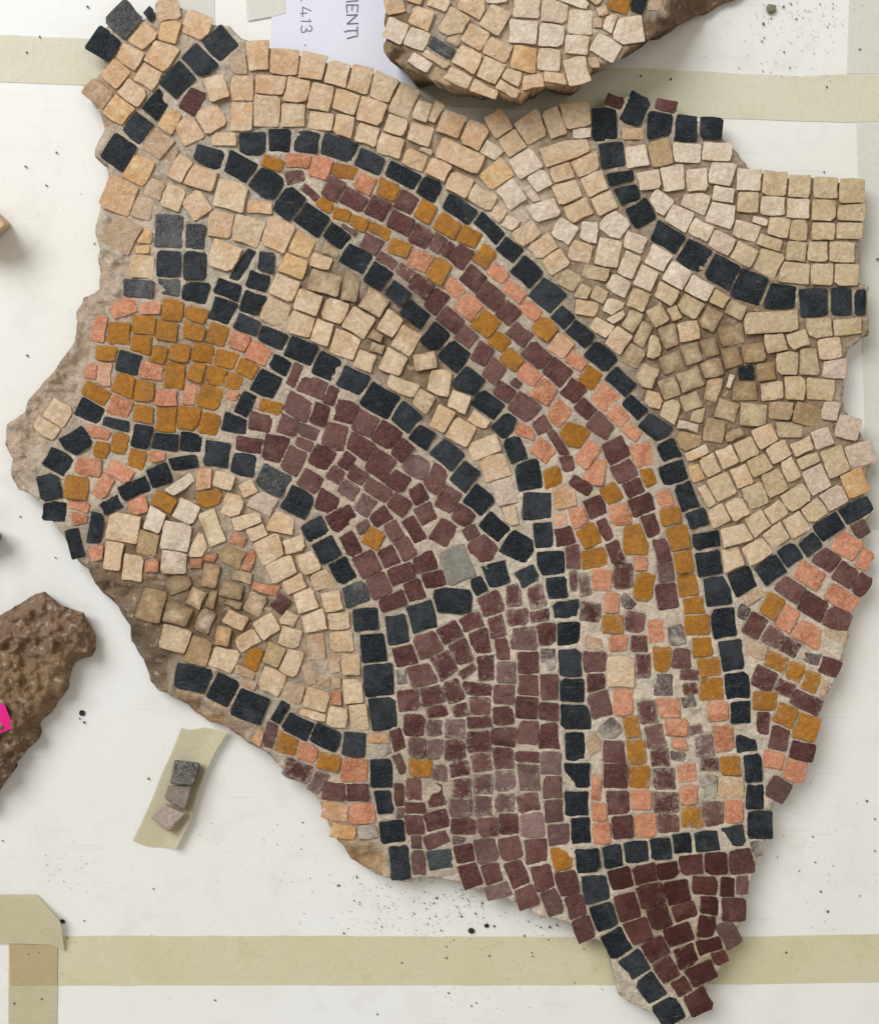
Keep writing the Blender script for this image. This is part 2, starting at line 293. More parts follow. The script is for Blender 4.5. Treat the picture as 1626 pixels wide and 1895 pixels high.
DATA = """
P 0 0
94,17l*21,21@42 80,34k*19,17@32
113,11k*6,8@-40
163,33k*19,20@-45 151,45*17,19 134,60*18,18 119,79*16,18 103,96*15,17 91,115*18,18
107,28p 125,10p 127,25y*17,14@15 147,20p*17,16@25 
98,40p*17,15@30 112,58p*16,15@30
120,42p*15,17@30
88,54p*20,14@40 100,69p*19,14@35
75,70q*20,14@35 90,82y*18,14@35
145,78m*13,17@30
161,65c*14,20@-20
129,92y*14,14@25
158,90p 142,99p 120,108q*20,20@35 135,125p*18,16@30 128,119q
105,129y*18,16@25 116,143q*16,13@20 131,148c*15,15@20 149,155p 150,135p*18,16@20 
90,148p*22,20@20 107,156q*13,15@15
P 400 0
32,43p*14,18@-3 50,48*19,17@3 72,51*16,17@8 90,57c*16,17 109,61*16,17 125,66*16,15 141,77*15,22@25 156,86w*14,14@20
18,49q*12,14
20,67p*17,18@2 40,64*21,15@4 60,67*17,17 80,73c*17,20@12 97,76*17,16@20 117,84p*19,17@20 136,94c*13,15@20 154,100*16,17@20
20,87p*15,20@2 38,83c*20,23@2 58,86*17,18@0 79,91*18,15@8 96,94*16,16@10 114,101*17,16@15 131,109*19,17@15 151,118*16,17@20
5,87p 6,105p*14,9@0
27,107k*16,15 48,106*15,17 69,107*17,17@8 92,111*23,17 116,122*21,17 140,132*23,15 160,144*17,16
-3,118k*21,13 18,124*19,16 37,139*21,18 56,153*18,19 72,164*22,16
42,123o*14,11@20 61,121s*15,11 79,125*15,13@15 97,128o*17,10@10 111,138s*17,14 128,143o*16,15
58,135m*13,10@-15 70,144*17,8@40 88,142*15,17@30 103,150*19,15@30 123,154*18,16@25 143,152*17,15@30
83,154o*12,8@20 93,161o*13,10@15 157,158o*14,17@30 135,162m*14,9@30
11,148c*19,19@15 35,154p*17,14@5 2,160p
161,130c*13,15@20
P 800 0
2,85c*10,12 14,93p*17,14@20 32,102*18,15@25
49,94p*17,16@-30 60,108*17,17@-33
74,97c*19,17@-35 91,92*17,16@-20 108,87*19,14@-8
19,118c*39,15@24
43,112w*14,11@30 48,130y*17,15@-40
70,124w*17,19@-30 80,135w*14,15@-30
100,115c*33,13@-18 113,101w*12,7@-5
-4,115q*12,10@25
5,127p*18,13@25 18,140*19,15@26 38,151c*19,14@30
59,147w*17,18@-35 76,147w*9,12@-35 
97,131c*16,14@-15 114,124*18,16@-25
101,146c*19,18@-25 121,138*17,15@-20
111,156c*18,16@-25 130,153*18,16@-25
83,156w*20,14@-15 52,160c*14,13@30
130,94k*19,21@-2 135,117*20,20@-6 142,133*18,12@-12 148,145*19,12@-14 157,160k*20,18@-30
152,82k*18,18@25
138,77m*12,7@20
151,101c*15,11@0 153,119w*16,17@-8 159,133w*13,16@-10
22,157k*24,15@35
P 1200 0
8,93k*16,17@5 28,98*15,17@5 46,98*15,16@3
13,81m*14,9@12
9,115v*17,22@-12 29,116w*17,16@2 51,114*17,15@5
2,136w*14,16@-10 18,133*17,19@-10 36,137*17,18@-3 56,131*17,14@18 75,137*18,14@2 94,139b*18,15@6 114,142*16,15@2 133,143*18,14@2 152,145*17,16@0
11,151w*14,14@35 35,154*17,14@20 56,147*16,14@10 74,152b*17,15@5 94,155w*16,15@2 112,156*16,15@2 131,156b*18,13@2 152,160*17,14@0
55,159w*18,13@20 25,160w*15,13@25
F 800 0
-10,12c*17,16@20 7,3c*15,10@20 -14,-5c
30,4c*15,13@25
15,16c*20,18@30 47,16c*15,16@30
71,5w*18,13@3 92,9*18,14@4
112,16w*18,18@3 107,2w*15,7@20
33,28c*17,14@30 69,25w*19,17@5 89,27*17,17@8
49,37c*18,15@25 26,44*18,15@30
68,44y*18,17@12 109,34w*18,14@5 130,35*17,16@30
88,45w*18,18@5 44,52c*17,15@25
108,53w*19,15@-15
142,4o*17,9@15 147,22w*17,17@-10 134,18w*7,10@20
8,35l*17,9@30 8,-14c 27,-10c 46,-6w 65,-12w 84,-10w 103,-14w 122,-8c 128,8c*8,10
-22,-18c -25,4c 62,58c*15,11@15
155,1k*15,17@20
124,16q*8,12 17,30q*10,8
-12,30w*15,14@20 2,46c*22,9@30 -8,45w*12,10@30 -26,22w 20,58c*20,8@25 38,66c*18,8@20 75,60p*16,9@-10 92,57p*14,8@5 55,66c*16,12@30 166,2q*10,10 120,46q*9,9 
P 0 400
127,12l*22,22@3 146,15l*13,17@5
126,36k*17,19@3 147,38*17,21@3
105,55l*19,15@5 126,53l*16,13@2 146,58k*16,16@12 160,69*15,16@30
93,15q*22,20@28 109,16y*9,9 108,24y*9,9 109,38c*15,17@2 108,3p*12,12@20
94,70s*15,13@-20 112,68s*13,11@-10
130,71o*15,16@8 148,76*15,11@20
77,85s*9,15@10 89,88o*16,17@3 109,81*16,15@5 124,87*15,16@8
107,97o*15,13@10 119,105o*13,14@15
145,86o*12,12@10 158,88*14,15@15
81,103o*13,10@5 97,110k*19,18@15 135,103o*16,15@12 152,103*15,13@12
79,119t*12,15@5 69,119s*8,11@10 114,117s*16,13@8 132,119o*15,17@5 148,117*12,12@20
92,127o*15,15@25 108,131*17,15@8 124,138s*15,10@0 143,135*12,13@10 160,120o*12,13@15 157,136o*15,17@20
74,133o*18,13@30 91,143s*17,14@25 108,150o*15,15@10 124,153*16,17@5 142,151*15,15@8 157,157*15,16@15
67,147k*19,15@30 89,156*18,11@12 108,162*17,12
74,160s*11,8@20 59,162k*16,14@-40 45,150c*15,14@28 36,158c*14,10@30
P 400 400
5,7p*16,15@10 25,11c*21,18@20 47,15p*21,22@25 65,23y*17,15@28 78,33c*14,12@20
6,30c*17,16@20 58,37y*20,17@22 52,54c*19,16@25 82,50d*18,17@15 102,54d*11,19@10
69,65c*19,17@20 44,73c*19,16@25 65,82c*16,16@15 88,71c*15,17@18 79,86c*12,16@18
118,65c*16,16@30 107,80c*19,19@30 131,82c*12,18@32 144,94c*17,17@30 98,97c*16,15@20
112,108c*13,13@20 122,101d*10,8@20 120,89d*8,8@20 131,110c*16,15@25 157,109c*11,16@-10
142,128c*21,12@20 155,138c*15,15@30 86,27d*10,10@20
73,5k*25,14@28 91,16*17,17@40 105,33*20,16@30 122,45*16,16@32 137,58*19,16@38 149,72*19,17@38 161,88*16,16@40
20,37k*10,22@32 38,34k*13,14@5 31,49k*17,15@18 10,56k*17,14@20 27,64k*16,15@15 5,71k*16,16@28 22,82k*18,13@20
43,92k*19,14@20 64,101*22,15@22 83,114*20,17@25 102,124*21,17@25 123,138*25,21@30 146,154*22,20@40
48,112k*16,12@30 37,125*17,17@30 22,143*16,17@25 14,158*19,14@15
3,89o*13,17@20 17,94s*15,14@20 32,103s*19,17@25 8,107o*16,14@15 22,114*16,14@25 2,121o*11,12@15 12,125*12,12@15 3,139*15,16@15
2,156o*12,12@10 41,145o*18,13@15 14,134s*9,7@20
93,1o*13,7@15 107,5*14,11@20 123,11*16,11@25 100,9m*9,7@30 117,19m*15,13@28 138,7m*19,12@25 125,0m*14,7@20
138,25o*16,11@18 129,33m*16,9@35 142,41m*14,11@35 151,33s*17,13@25 155,15m*18,14@25 160,2o*14,10@25 161,40o*12,12@30
155,54m*17,14@35 162,67m*14,13@35
59,119m*11,14@22 72,128*21,13@20 87,136*11,15@22
62,145m*18,17@28 78,149*16,17@20 96,148*16,14@10 111,155*17,13@25
52,156m*14,14@20 33,154*19,14@10 89,161*18,10@10 129,161*16,10@15 69,160n*13,10@20
P 800 400
43,9k*23,15@45 58,24*18,17@38 71,42*21,19@42 86,60*22,19@38 98,75*16,15@42 111,88*19,17@40 127,105*20,18@40 142,124*20,16@42 154,143*21,16@45
3,90k*16,18@38 16,105*19,20@42 28,124*17,18@38 42,142*20,17@35 53,157*15,17@45
12,9o*16,13@30 26,15*15,14@25 39,30*16,16@35 49,43s*15,11@30 60,57*18,11@40 74,71*16,11@42 84,86o*17,15@38 97,97t*17,15@35 109,108s*17,9@35 118,122o*16,17@35 130,137s*16,15@35 139,150*18,13@45 149,161*12,9@40
4,20m*12,12@40 12,24m*10,11@35
20,31m*17,14@40 31,46*18,15@40 44,60*20,16@38 57,73*18,14@42 65,88*17,16@38 78,105*20,15@42 93,119*19,15@42 107,130*17,15@38 114,146*18,13@42 124,158*17,16@35
7,41o*16,15@32 16,53s*16,10@45 28,68*16,16@40 40,82o*17,16@38 50,95*13,14@35 59,109*18,14@42 73,118s*18,13@40 85,133*14,15@30 97,149*18,18@35 105,160o*15,9@20
6,66m*14,13@32 13,79*20,13@38 25,91*16,14@38 38,102*16,14@28 46,116*16,15@30 54,131*17,15@35 68,143*19,17@35
81,156m*20,12@-30 62,127m*9,9@40 66,159s*9,7@30
7,125c*15,16@10 20,139*16,17@20 7,150*16,17@25 24,159*21,13@30 36,155*15,12@30 1,105c*10,14@20
56,4w*13,11@25 71,12c*20,15@-32 83,23*21,16@-35 83,2w*10,10@-30 100,10w*16,15@30 93,35c*18,15@-32 112,26c*13,15@15 117,12w*14,13@5 132,27w*18,22@12 137,7w*15,14@35 112,-1w*13,7@10
154,20w*16,14@22 148,36*14,17@22 158,48*14,15@25
105,48d*14,12@30 123,42d*15,10@10 140,53w*16,14@30 126,60d*12,13@25 116,69c*14,13@10 136,67w*13,10@20 156,63b*14,17@22 127,82c*16,14@28 139,94c*15,17@35 137,76w*13,8@-30 150,78d*13,13@30 151,105d*13,14@30 158,90d*12,14@25 160,121d*11,13@25 112,57d*11,9@30
P 1200 400
14,16k*23,18@32 35,31*21,20@28 55,42*22,18@25 77,53*23,19@20 100,60*20,18@8 124,65*20,20@-2 145,65*17,20@0 157,65*9,18@0
25,4w*15,11@28 38,9*16,12@25 56,3b*17,9@10 56,19r*15,14@25 74,11w*16,15@15 84,4*9,9@15 98,8b*15,14@8 113,11*12,15@3 132,11*15,13@2 150,10*17,13@2
131,1b*17,6@0 150,1b*17,6@0
72,28b*17,14@28 91,20*18,12@18 90,35*20,17@25 110,26*16,15@5 127,27*14,14@2 144,27*16,15@0 110,43*19,15@8 130,43*16,15@2 147,44*14,15@2
7,32w*15,15@25 3,49w*11,16@30 21,44w*17,18@30 38,55*18,14@28 13,57b*13,12@30 52,62b*11,9@30 32,67b*13,13@30
4,75b*10,9@-30 10,78b*8,8@-30 20,73b*10,10@-25 48,77d*14,14@30 66,72d*11,10@25 30,87c*18,14@-10 14,90d*15,14@-18
3,98b*10,13@10 62,90d*17,15@-10 93,79b*38,18@-3
112,91b*14,14@-18 130,83*17,14@-5 148,83*18,12@-5 94,97b*14,15@-10 80,102v*15,14@-8 134,101c*16,16@-8
47,98d*13,14@-12 62,107v*14,14@-18 33,104d*13,14@-20 17,110d*15,13@-20 48,116d*14,15@-15 32,123d*16,15@-20
74,118k*11,12@-3 88,118v*14,13@-5 105,110b*14,16@5 120,111d*14,16@3 128,131b*17,17@5 110,130b*14,17@3 94,132c*15,16@-5 73,132v*15,15@-2 48,130c*13,13@15
61,124w*4,8@20 14,132d*15,14@-22 4,139c*10,15@15 31,141d*18,15@-20 17,149b*13,16@15 57,144d*15,14@18 79,148d*18,15@5 98,146d*15,14@5 119,151v*19,18@15 137,147r*15,15@10
27,159r*15,11@15 48,160d*14,9@10 88,161b*13,9 106,159d*15,9 130,161r*13,8 147,159r*17,13@15 38,151d*9,11@15 140,115r*13,13@5 5,115d*9,13@0
6,156k*19,17@32
P 0 800
59,6k*20,15@-32 46,22*18,19@28 38,43*13,18@-12 43,59*17,13@5 58,82*11,19@-15
105,5k*19,10@8 124,8*18,14@8 144,8*16,14@5
138,24k*21,12@-8 121,32*19,17@-20 101,41*22,15@-22 83,55*17,16@-25 71,72*12,19@10
77,2s*12,7 77,12o*14,12@10 90,8o*15,13@15 104,22o*15,15@15 68,27s*17,11@0 90,28s*17,16@30 78,39s*14,16@30 58,42o*18,20@8 59,56s*16,11@15 61,65s*9,9 117,17s*13,8@0
135,39w*19,9@-35 124,52o*14,14@30 142,60w*19,18@25 157,50o*14,9@-12 153,35t*11,15@0 116,67w*15,16@20 94,72c*22,20@10 133,80w*22,20@10 111,84v*15,14@10
150,87c*10,14@30 159,74z*17,26@-20 86,92p*16,17@8 99,102c*16,15@5 132,99w*18,17@3 148,97s*9,8@0 158,95s*8,5@-10 114,100s*9,8 104,55s*14,9@-10 72,90s*10,9 157,107p*11,20@10
116,130v*17,19@15 133,135d*17,16@25 147,125c*16,16@25 153,142r*13,18@25 132,154c*20,16@15 152,161d*15,9 133,116d*18,12@-20 158,125v*10,12@20
P 400 800
1,17k*19,19@8 20,23*18,18@8 44,37l*25,17@28 59,53k*22,20@30
73,73k*18,16@-28 82,89*19,18@-28 95,105*19,21@-28 106,121l*20,17@-20 111,142k*19,17@-5 118,161*19,21@-6
152,2k*18,12@28 156,11k*8,15@-30
136,148k*18,21@-8 155,138*25,22@-15
26,9m*18,16@10 43,12*17,18@12 58,20*18,19@25 52,2m*12,9@5 69,1n*15,8@8 89,6m*18,12@10 67,10m*13,10@25 80,17m*19,16@25 108,10*16,14@25 98,21*13,14@35 127,5*17,13@30 140,14*16,16@38 124,25*19,18@32 149,25n*15,16@28
114,0m*13,6@15 72,36m*18,14@30 90,32*15,14@32 106,32*16,12@35 138,37*17,15@30 120,44*21,13@32 99,44n*18,15@30 82,52m*14,14@20 114,54n*17,15@32 95,64m*22,18@-30
125,62m*15,14@-35 138,55*16,13@35 152,47*15,15@-28 156,60*14,14@-25 148,72*14,19@-30 109,71n*9,8@-25 132,74m*15,17@-28 142,87m*15,18@-28 119,81o*17,17@30
102,85m*15,16@-28 130,94*15,16@-25 113,99*17,17@-28 122,116*18,18@-25 133,128*18,13@-18 140,106*20,14@-18 150,118*14,15@-20 156,98*16,10@-15 161,111*11,13@-15 157,158*16,11@-15 158,35*11,15@30
7,37c*13,15@15 25,44*17,15@-25 11,53*14,15@20 3,47o*7,12@10 36,55r*19,17@28 23,65c*15,10@-15 49,70*18,14@10 32,75*14,10@-22 15,82s*10,9@25 40,88c*18,17@-25 58,85*17,14@-15 12,93v*17,15@25 24,98s*5,14@20 50,104c*16,18@-28 69,98*16,17@-20 3,105c*11,17@20 20,108d*12,10@10 38,117s*18,7@8 60,114c*17,14@-22 80,112*15,14@-15 49,129m*14,14@38 29,129c*16,16@25 67,127*18,18@-18 88,126*15,18@-12 17,141*15,14@28 38,145*17,18@-32 57,139*14,13@28 73,142*17,14@-10 93,143*16,15@-5 54,153*18,15@15 76,156*15,13@0 95,156*17,14@0 23,156*17,15@-30 5,155y*14,13@10 10,119d*15,14@15 14,131d*12,10@25
P 800 800
12,20k*21,17@40 24,33*20,17@38 34,51*20,19@38 47,71*23,17@42 63,88*21,19@28 71,107*19,17@-28
62,13k*16,21@-20 73,33*18,21@-8 80,55*19,19@3 83,77*18,20@-6 90,98*18,18@-4 93,117*17,18@-6 99,134*18,16@-4 102,152*18,18@0
48,105k*18,20@-15 34,116*16,14@-25 16,127*28,18@5
18,97g*24,26@-20
5,36m*13,19@30 11,51m*17,14@28 22,63*15,14@30 10,74*18,18@32 1,63m*9,13@30 29,75n*14,15@-30 38,88m*17,15@30 2,98m*7,11@-15 3,112m*13,14@-15
43,130m*17,16@-22 29,141*17,15@-22 13,150*17,15@-28 62,123m*9,15@0 79,125*15,17@-14 64,140*16,15@-5 81,138*14,9@0 48,147*12,16@-12 36,158*13,16@-12 69,154n*17,15@10 85,151m*14,16@-6 53,162*10,15@-8 21,160*11,7@-15
25,4c*19,11@-28 39,11*21,13@-22 47,28*22,17@-16 52,45r*18,18@-12 59,63c*7,13@-12
69,3s*10,8@20 82,16s*15,13@40 95,8m*18,9@58 102,24m*13,15@-8 91,34o*15,14@-12 111,40m*19,13@35 98,51t*15,17@-12 122,55m*14,18@-22 108,62s*11,15@-12 118,77o*15,16@-28 99,78m*15,15@-15 131,73m*13,16@-25 105,94m*11,16@-4 122,94o*16,15@-12 137,90m*12,16@-20 106,111m*7,13@0 115,113n*9,14@-10 128,112s*12,14@10 143,109m*14,17@2 118,136m*15,13@8 134,127s*12,15@0 147,127h*10,8 152,143m*12,14@10 136,145o*14,14@0 140,157s*10,12@0 156,158m*11,11@0
107,4o*14,10@15 117,17s*17,16@35 124,31s*13,16@10 134,45o*16,15@-30 139,62s*16,18@-10 152,80o*15,19@0 155,100s*9,10@0 158,116o*13,17@10
126,3m*18,13@-25 136,14*17,16@-25 144,29*20,14@-28 152,42*16,12@-25 155,55*16,15@-20 161,70*12,14@-20 158,19s*13,17@-10 160,33o*9,12@-20 93,66t*6,9@0 97,63m*3,9@-45
P 1226 800
6,12k*15,17@-25 9,30*17,17@-20 17,48*16,20@-18 26,66*17,15@-18 33,80*21,15@-10 35,98*21,17@-10 39,120*20,19@-8 46,144*18,20@-6
59,113k*19,18@-24 82,104*19,19@-35 96,92*16,16@-34 112,85*17,15@-38 126,73*22,16@-32 145,61*20,15@-28
20,5v*15,13@25 24,15c*18,11@-25 38,5d*11,10@-25 48,19c*16,16@-25 36,25*15,16@-25 25,31y*11,12@-20 54,3d*10,6 64,14b*18,14@-25 77,5c*17,13@-22 94,2*12,8@-20 104,10*15,14@-25 86,15*16,16@-28 72,25b*17,15@-25 95,28c*14,18@-25 110,21b*17,11@-20 121,5r*17,14@-20 129,21b*18,20@-20 140,5r*16,13@-20 148,17r*16,16@-12 142,39y*17,18@-25
45,41b*19,20@-25 59,33c*15,17@-22 84,38b*18,18@-20 70,48b*17,18@-20 115,35r*19,20@-25 100,48b*23,17@-33 129,48r*20,14@-30 34,49c*10,17@-28 56,58*17,17@-28 43,62*14,17@-28 86,60*17,16@-35 71,68*18,17@-30 113,59*19,13@-35 100,70*18,17@-30 54,77*20,15@-15 84,77*17,15@-38 70,89*18,14@-28 52,95*14,14@-22
147,71n*10,12@-30 138,85s*19,16@32 150,97s*9,13@30 124,97m*16,16@32 137,106*17,16@35 148,114*11,18@30 110,107s*18,13@28 95,118m*18,14@33 113,132*18,15@33 135,124s*19,14@32 130,139m*18,14@24 82,130o*17,17@28 93,140s*14,18@28 109,152*19,14@22 70,145m*17,15@30 82,153*16,14@32 69,121q*17,11@-32 62,135h*11,10@30 97,160h*11,7@20 129,154q*15,15@10
3,50s*9,13@-15 7,63o*14,13@-15 12,80*15,18@-12 15,98*14,15@-8 19,116*15,17@-8 25,130*15,14@-6 26,145*15,15@0 29,161*14,15@-2
1,90m*10,17@-15 3,103n*11,14@-8 4,123m*13,15@-8 11,153h*13,13
P 200 1150
68,23v*17,17@20 87,29c*18,15@20 111,29o*11,13@20 125,24v*15,15@25 138,32c*15,16@25
101,39q*16,11@25 124,45c*17,15@25 107,46q*14,11@20 138,52q*14,10@20 155,61c*14,14@15
65,42k*24,17@12 86,50*22,17@27 107,63*23,18@20 130,70*9,15@30 143,79*21,18@26
121,85n*11,14@10 134,92o*16,13@15 150,98s*16,12@20
144,112m*19,12@22 158,120n*12,13@30 114,88t*7,8
P 500 1150
82,45k*22,22@-5 85,69*21,22@-8 86,96h*9,8@-30 84,115k*17,20@-2 86,137*16,18@-8 92,156*18,21@-7
41,87k*20,17@25 63,92*19,18@6
44,106o*18,14@14 64,112s*18,16@3 49,129m*14,14@5 65,129*16,14@0 50,142t*17,13@10 68,144s*19,14@3 73,157h*15,11@-5 55,157y*14,9@10
34,19q*14,19@-5 60,33c*14,14@0 48,31q*12,14 29,39q*8,16@-15 62,53c*14,16@-3 35,60c*18,16@15 49,57s*8,11@-10 33,70c*17,10@15 50,71c*13,15@12 66,72c*14,17@-5 80,88t*14,9@0 50,47q*10,12 18,53q*14,12@20 48,14q*11,16 40,45q*9,10
101,26m*16,16@-14 117,18*18,14@-20 131,33*17,16@-26 113,40*17,16@-14 143,24*11,18@-20 99,41h*9,12@-10
103,58m*16,14@-8 122,57*15,14@-12 137,52*15,14@-22 124,67*14,10@-10 109,79*15,14@2 144,67*10,8@-10 139,81n*15,14@0 96,88m*11,14@-15 109,95n*13,14@0 124,96n*12,13@0 123,79n*12,12@0 139,97m*14,15@0
112,111o*17,13@3 127,115n*11,12@10 142,110m*15,13@-5 97,108n*8,12 96,131m*9,14@0 109,126*12,16@0 122,131*13,15@-12 145,126*11,13@0 109,140*15,9@0 124,150*18,15@-15 108,153*12,13@0 144,154*17,10@0 97,146n*7,10
P 800 1150
40,35m*12,15@-5 25,37*12,9@-35 55,39n*15,15@0 71,31m*14,15@0 87,28h*13,17@0
34,50m*18,9@8 54,55*13,15@3 72,48*15,14@3 87,49*14,19@-4 36,63*14,11@3 71,65*15,16@2 88,67*14,12@3 53,70*15,12@-5
35,76m*18,9@-4 35,91*18,15@-4 72,83*15,15@5 88,87*13,16@-5 54,88*17,13@5 53,103*15,13@-8 72,102*17,9@3 89,106n*15,15@2
37,107m*15,15@-8 38,122n*14,14@0 54,120*15,16@0 72,118*17,19@-4 90,125m*13,14@0 38,138n*13,13@0 55,136n*14,14@0 71,138m*15,15@-12 91,143n*13,17@-3 57,152m*14,15@-3 42,155*14,13@-3 75,153u*16,18@-3 94,160n*16,17@-3 22,139n*14,13@0
104,30k*17,19@-3 105,52*19,17@1 106,72*19,19@0 108,94*14,21@-3 109,116*20,19@-1 109,137*18,19@-2 112,156*15,18@-2
121,30m*14,13@3 122,45*14,12@-3 125,62*16,17@-14 142,39c*18,19@3 158,33m*12,13@0 144,60s*13,16@0 150,80o*13,16@-10 136,98m*15,18@2 153,97o*15,18@-6 138,114m*14,17@0 155,118o*14,16@0 122,127s*8,18@2 139,137m*17,16@-6 125,143s*11,14@0 127,160*12,18@-2 143,155m*14,17@-3 157,133s*13,13@0 160,154*13,17@0
134,81h*13,12 121,92q*9,12 161,69m*11,14@-12 121,12q*15,15 
P 1180 1150
70,26k*17,24@-8 74,48*18,20@-4 78,69*16,17@-1 81,90*16,18@-8 86,111*16,22@-4 89,132*15,19@2 91,152*16,20@0
12,86m*14,17@-8 17,103*13,14@-5 20,118*16,17@-3 21,136*18,16@0 23,152*14,15@0 7,70*14,15@-10
14,8s*12,15@-3 18,28o*13,17@5 23,65s*14,12@0 30,81*15,12@0 31,92*9,8 36,114*12,11@-5 38,132*12,13@0 41,147o*16,17@2 18,47h*14,16@0
33,28m*14,13@2 39,41*11,10@0 39,50*11,8 43,82*6,8 51,95n*12,15@-5 54,106m*11,9@0 52,125h*14,13 56,145m*16,15@-5 37,60h*10,8
54,34o*15,16@-8 56,51*15,16@2 61,66s*12,12@0 65,87*15,17@-5 70,108o*14,15@-4 71,125c*17,17@3 72,143s*13,16@-4
115,20m*15,14@28 127,28h*18,9@12 106,31o*14,13@18 118,37*14,16@20 130,44*13,16@20 97,42m*16,14@26 110,50*17,13@25 125,60*21,12@22 94,59o*16,14@2 111,71*17,15@24 126,80*15,17@18 95,76m*10,13@5 106,89*14,15@12 123,98*15,15@14 103,104s*14,12@12 117,111*14,14@10 105,124n*13,15@32 143,36m*12,12@20 89,21q*14,14 138,50q*8,13@20 144,17q*13,14 30,100h*10,10
P 600 1495
58,40k*14,23@-4 88,40j*18,18@-10
70,41n*9,13@0 87,22m*10,9@-25 69,25n*9,9@0
105,34m*15,15@-12 122,33n*16,15@-14 140,31m*15,16@-14 109,51m*15,16@-20 126,50*13,14@-17 144,51*15,18@-22 132,61n*16,10@-15 153,65m*15,13@-22 99,25h*9,7 95,48h*12,6 82,26h*8,7
P 980 1495
5,31m*18,16@-3 24,37o*13,17@-6 10,53m*15,17@-12 28,56*16,16@-13 16,69n*15,18@-22 35,74m*16,15@-15 42,89*13,15@-20
44,40k*18,18@-4 49,60*20,20@-6 55,80*18,19@-16 67,101*18,20@-30 80,117*17,19@-32 92,133*16,20@-35 105,152*18,17@-30
62,35k*16,18@-6 80,34*18,16@-6 98,31*15,18@-4 115,26*15,17@-6 133,25*18,16@-5 152,22*18,16@-10
68,53e*19,16@-14 86,49*17,14@-12 104,47*16,14@-10 121,43*16,15@-5 140,42*16,16@-2 158,42m*15,18@-4 132,59e*15,15@2 148,59*11,15@2 158,57m*8,13@0
73,76e*15,18@-16 92,65*19,16@-14 110,64*17,18@-12 82,92*17,18@-18 98,82*18,18@-18 116,78*18,16@-16 136,73*11,14@5 153,77m*13,18@0 132,88e*15,14@8 113,95*19,16@-20 94,106*17,17@-28 118,112*15,15@-14 134,104*16,13@-12 149,96n*12,15@-30 102,122e*17,16@-30 128,124*18,17@-24 114,135*13,13@-30 125,145*14,16@-28 142,110e*8,11@-20
P 1226 1450
70,49h*8,10@-20
"""

# ------------------------------------------------------------------ the table and what is taped to it
def sheet(name, pts, z0, th, mat, nx=1):
    """flat sheet of given outline (photo px), thickness th, lying at height z0"""
    n = len(pts)
    v = [P(x, y, z0 + th) for x, y in pts] + [P(x, y, z0) for x, y in pts]
    f = [tuple(range(n))[::-1], tuple(range(n, 2 * n))]
    f += [(i, (i + 1) % n, n + (i + 1) % n, n + i) for i in range(n)]
    o = mesh_obj(name, v, f, mat)
    import bmesh
    bm = bmesh.new(); bm.from_mesh(o.data); bmesh.ops.recalc_face_normals(bm, faces=bm.faces); bm.to_mesh(o.data); bm.free()
    return o

tb = mesh_obj('table_top', [(x, y, z) for z in (-0.02, 0.0) for x, y in ((-0.7, -0.75), (0.7, -0.75), (0.7, 0.75), (-0.7, 0.75))],
              [(4, 5, 6, 7), (3, 2, 1, 0), (0, 1, 5, 4), (1, 2, 6, 5), (2, 3, 7, 6), (3, 0, 4, 7)], table_mat())
tag(tb, kind='structure', label='white board of the work table, dusted with crumbs')

def torn(x, y0, y1, seed, amp=4, n=7):
    r = random.Random(seed)
    return [(x + r.uniform(-amp, amp), y0 + (y1 - y0) * i / n) for i in range(n + 1)]
def band(name, top, bottom, z0, th, mat, label, wob=0.8, seed=1):
    """a strip of tape between two polylines (left to right)"""
    r = random.Random(seed)
    def sub(pl):
        out = []
        for (x0, y0), (x1, y1) in zip(pl, pl[1:]):
            k = max(1, int(math.hypot(x1 - x0, y1 - y0) / 40))
            for i in range(k):
                t = i / k
                out.append((x0 + (x1 - x0) * t + r.uniform(-wob, wob) * .3, y0 + (y1 - y0) * t + r.uniform(-wob, wob)))
        return out + [pl[-1]]
    o = sheet(name, sub(top) + sub(bottom)[::-1], z0, th, mat)
    return tag(o, label, 'tape', 'strips of masking tape on the board')

band('masking_tape', [(-60, 62), (170, 72), (800, 110), (1215, 128), (1480, 141), (1560, 138), (1700, 140)],
     [(-60, 150), (170, 158), (800, 196), (1215, 215), (1480, 224), (1560, 226), (1700, 224)], 0.0002, 0.00015, TAPE_TOP,
     'long yellowish tape strip running behind the top of the large fragment', seed=3)
band('masking_tape', [(20, 1732), (600, 1732), (1000, 1734), (1370, 1734), (1700, 1726)],
     [(20, 1824), (600, 1823), (1000, 1823), (1310, 1822), (1700, 1816)], 0.0002, 0.00015, TAPE,
     'long yellowish tape strip running below the large fragment', seed=4)
band('masking_tape', [(17, 1745), (108, 1745)], [(15, 2000), (104, 2000)], 0.0004, 0.00015, TAPE_OLD,
     'vertical tape strip at the lower left corner, under the long strip', seed=5)
band('masking_tape', [(1572, -60), (1700, -60)], [(1566, 136), (1700, 136)], 0.0002, 0.0001, TAPE_PALE,
     'pale vertical tape strip in the upper right corner above the long strip', seed=6)
band('masking_tape', [(1584, 228), (1700, 228)], [(1604, 980), (1700, 980)], 0.0002, 0.0001, TAPE_PALE,
     'very pale vertical tape strip along the right edge of the board', seed=7)
band('masking_tape', [(322, -60), (396, -60)], [(322, 60), (398, 60)], 0.0002, 0.0001, TAPE_PALE,
     'pale tape strip behind the peach tip of the large fragment', seed=8)
band('masking_tape', [(452, -60), (528, -60)], [(458, 38), (501, 31), (528, 24)], 0.0008, 0.00012, TAPE_PALE,
     'short tape piece holding the upper left edge of the written paper', seed=9)
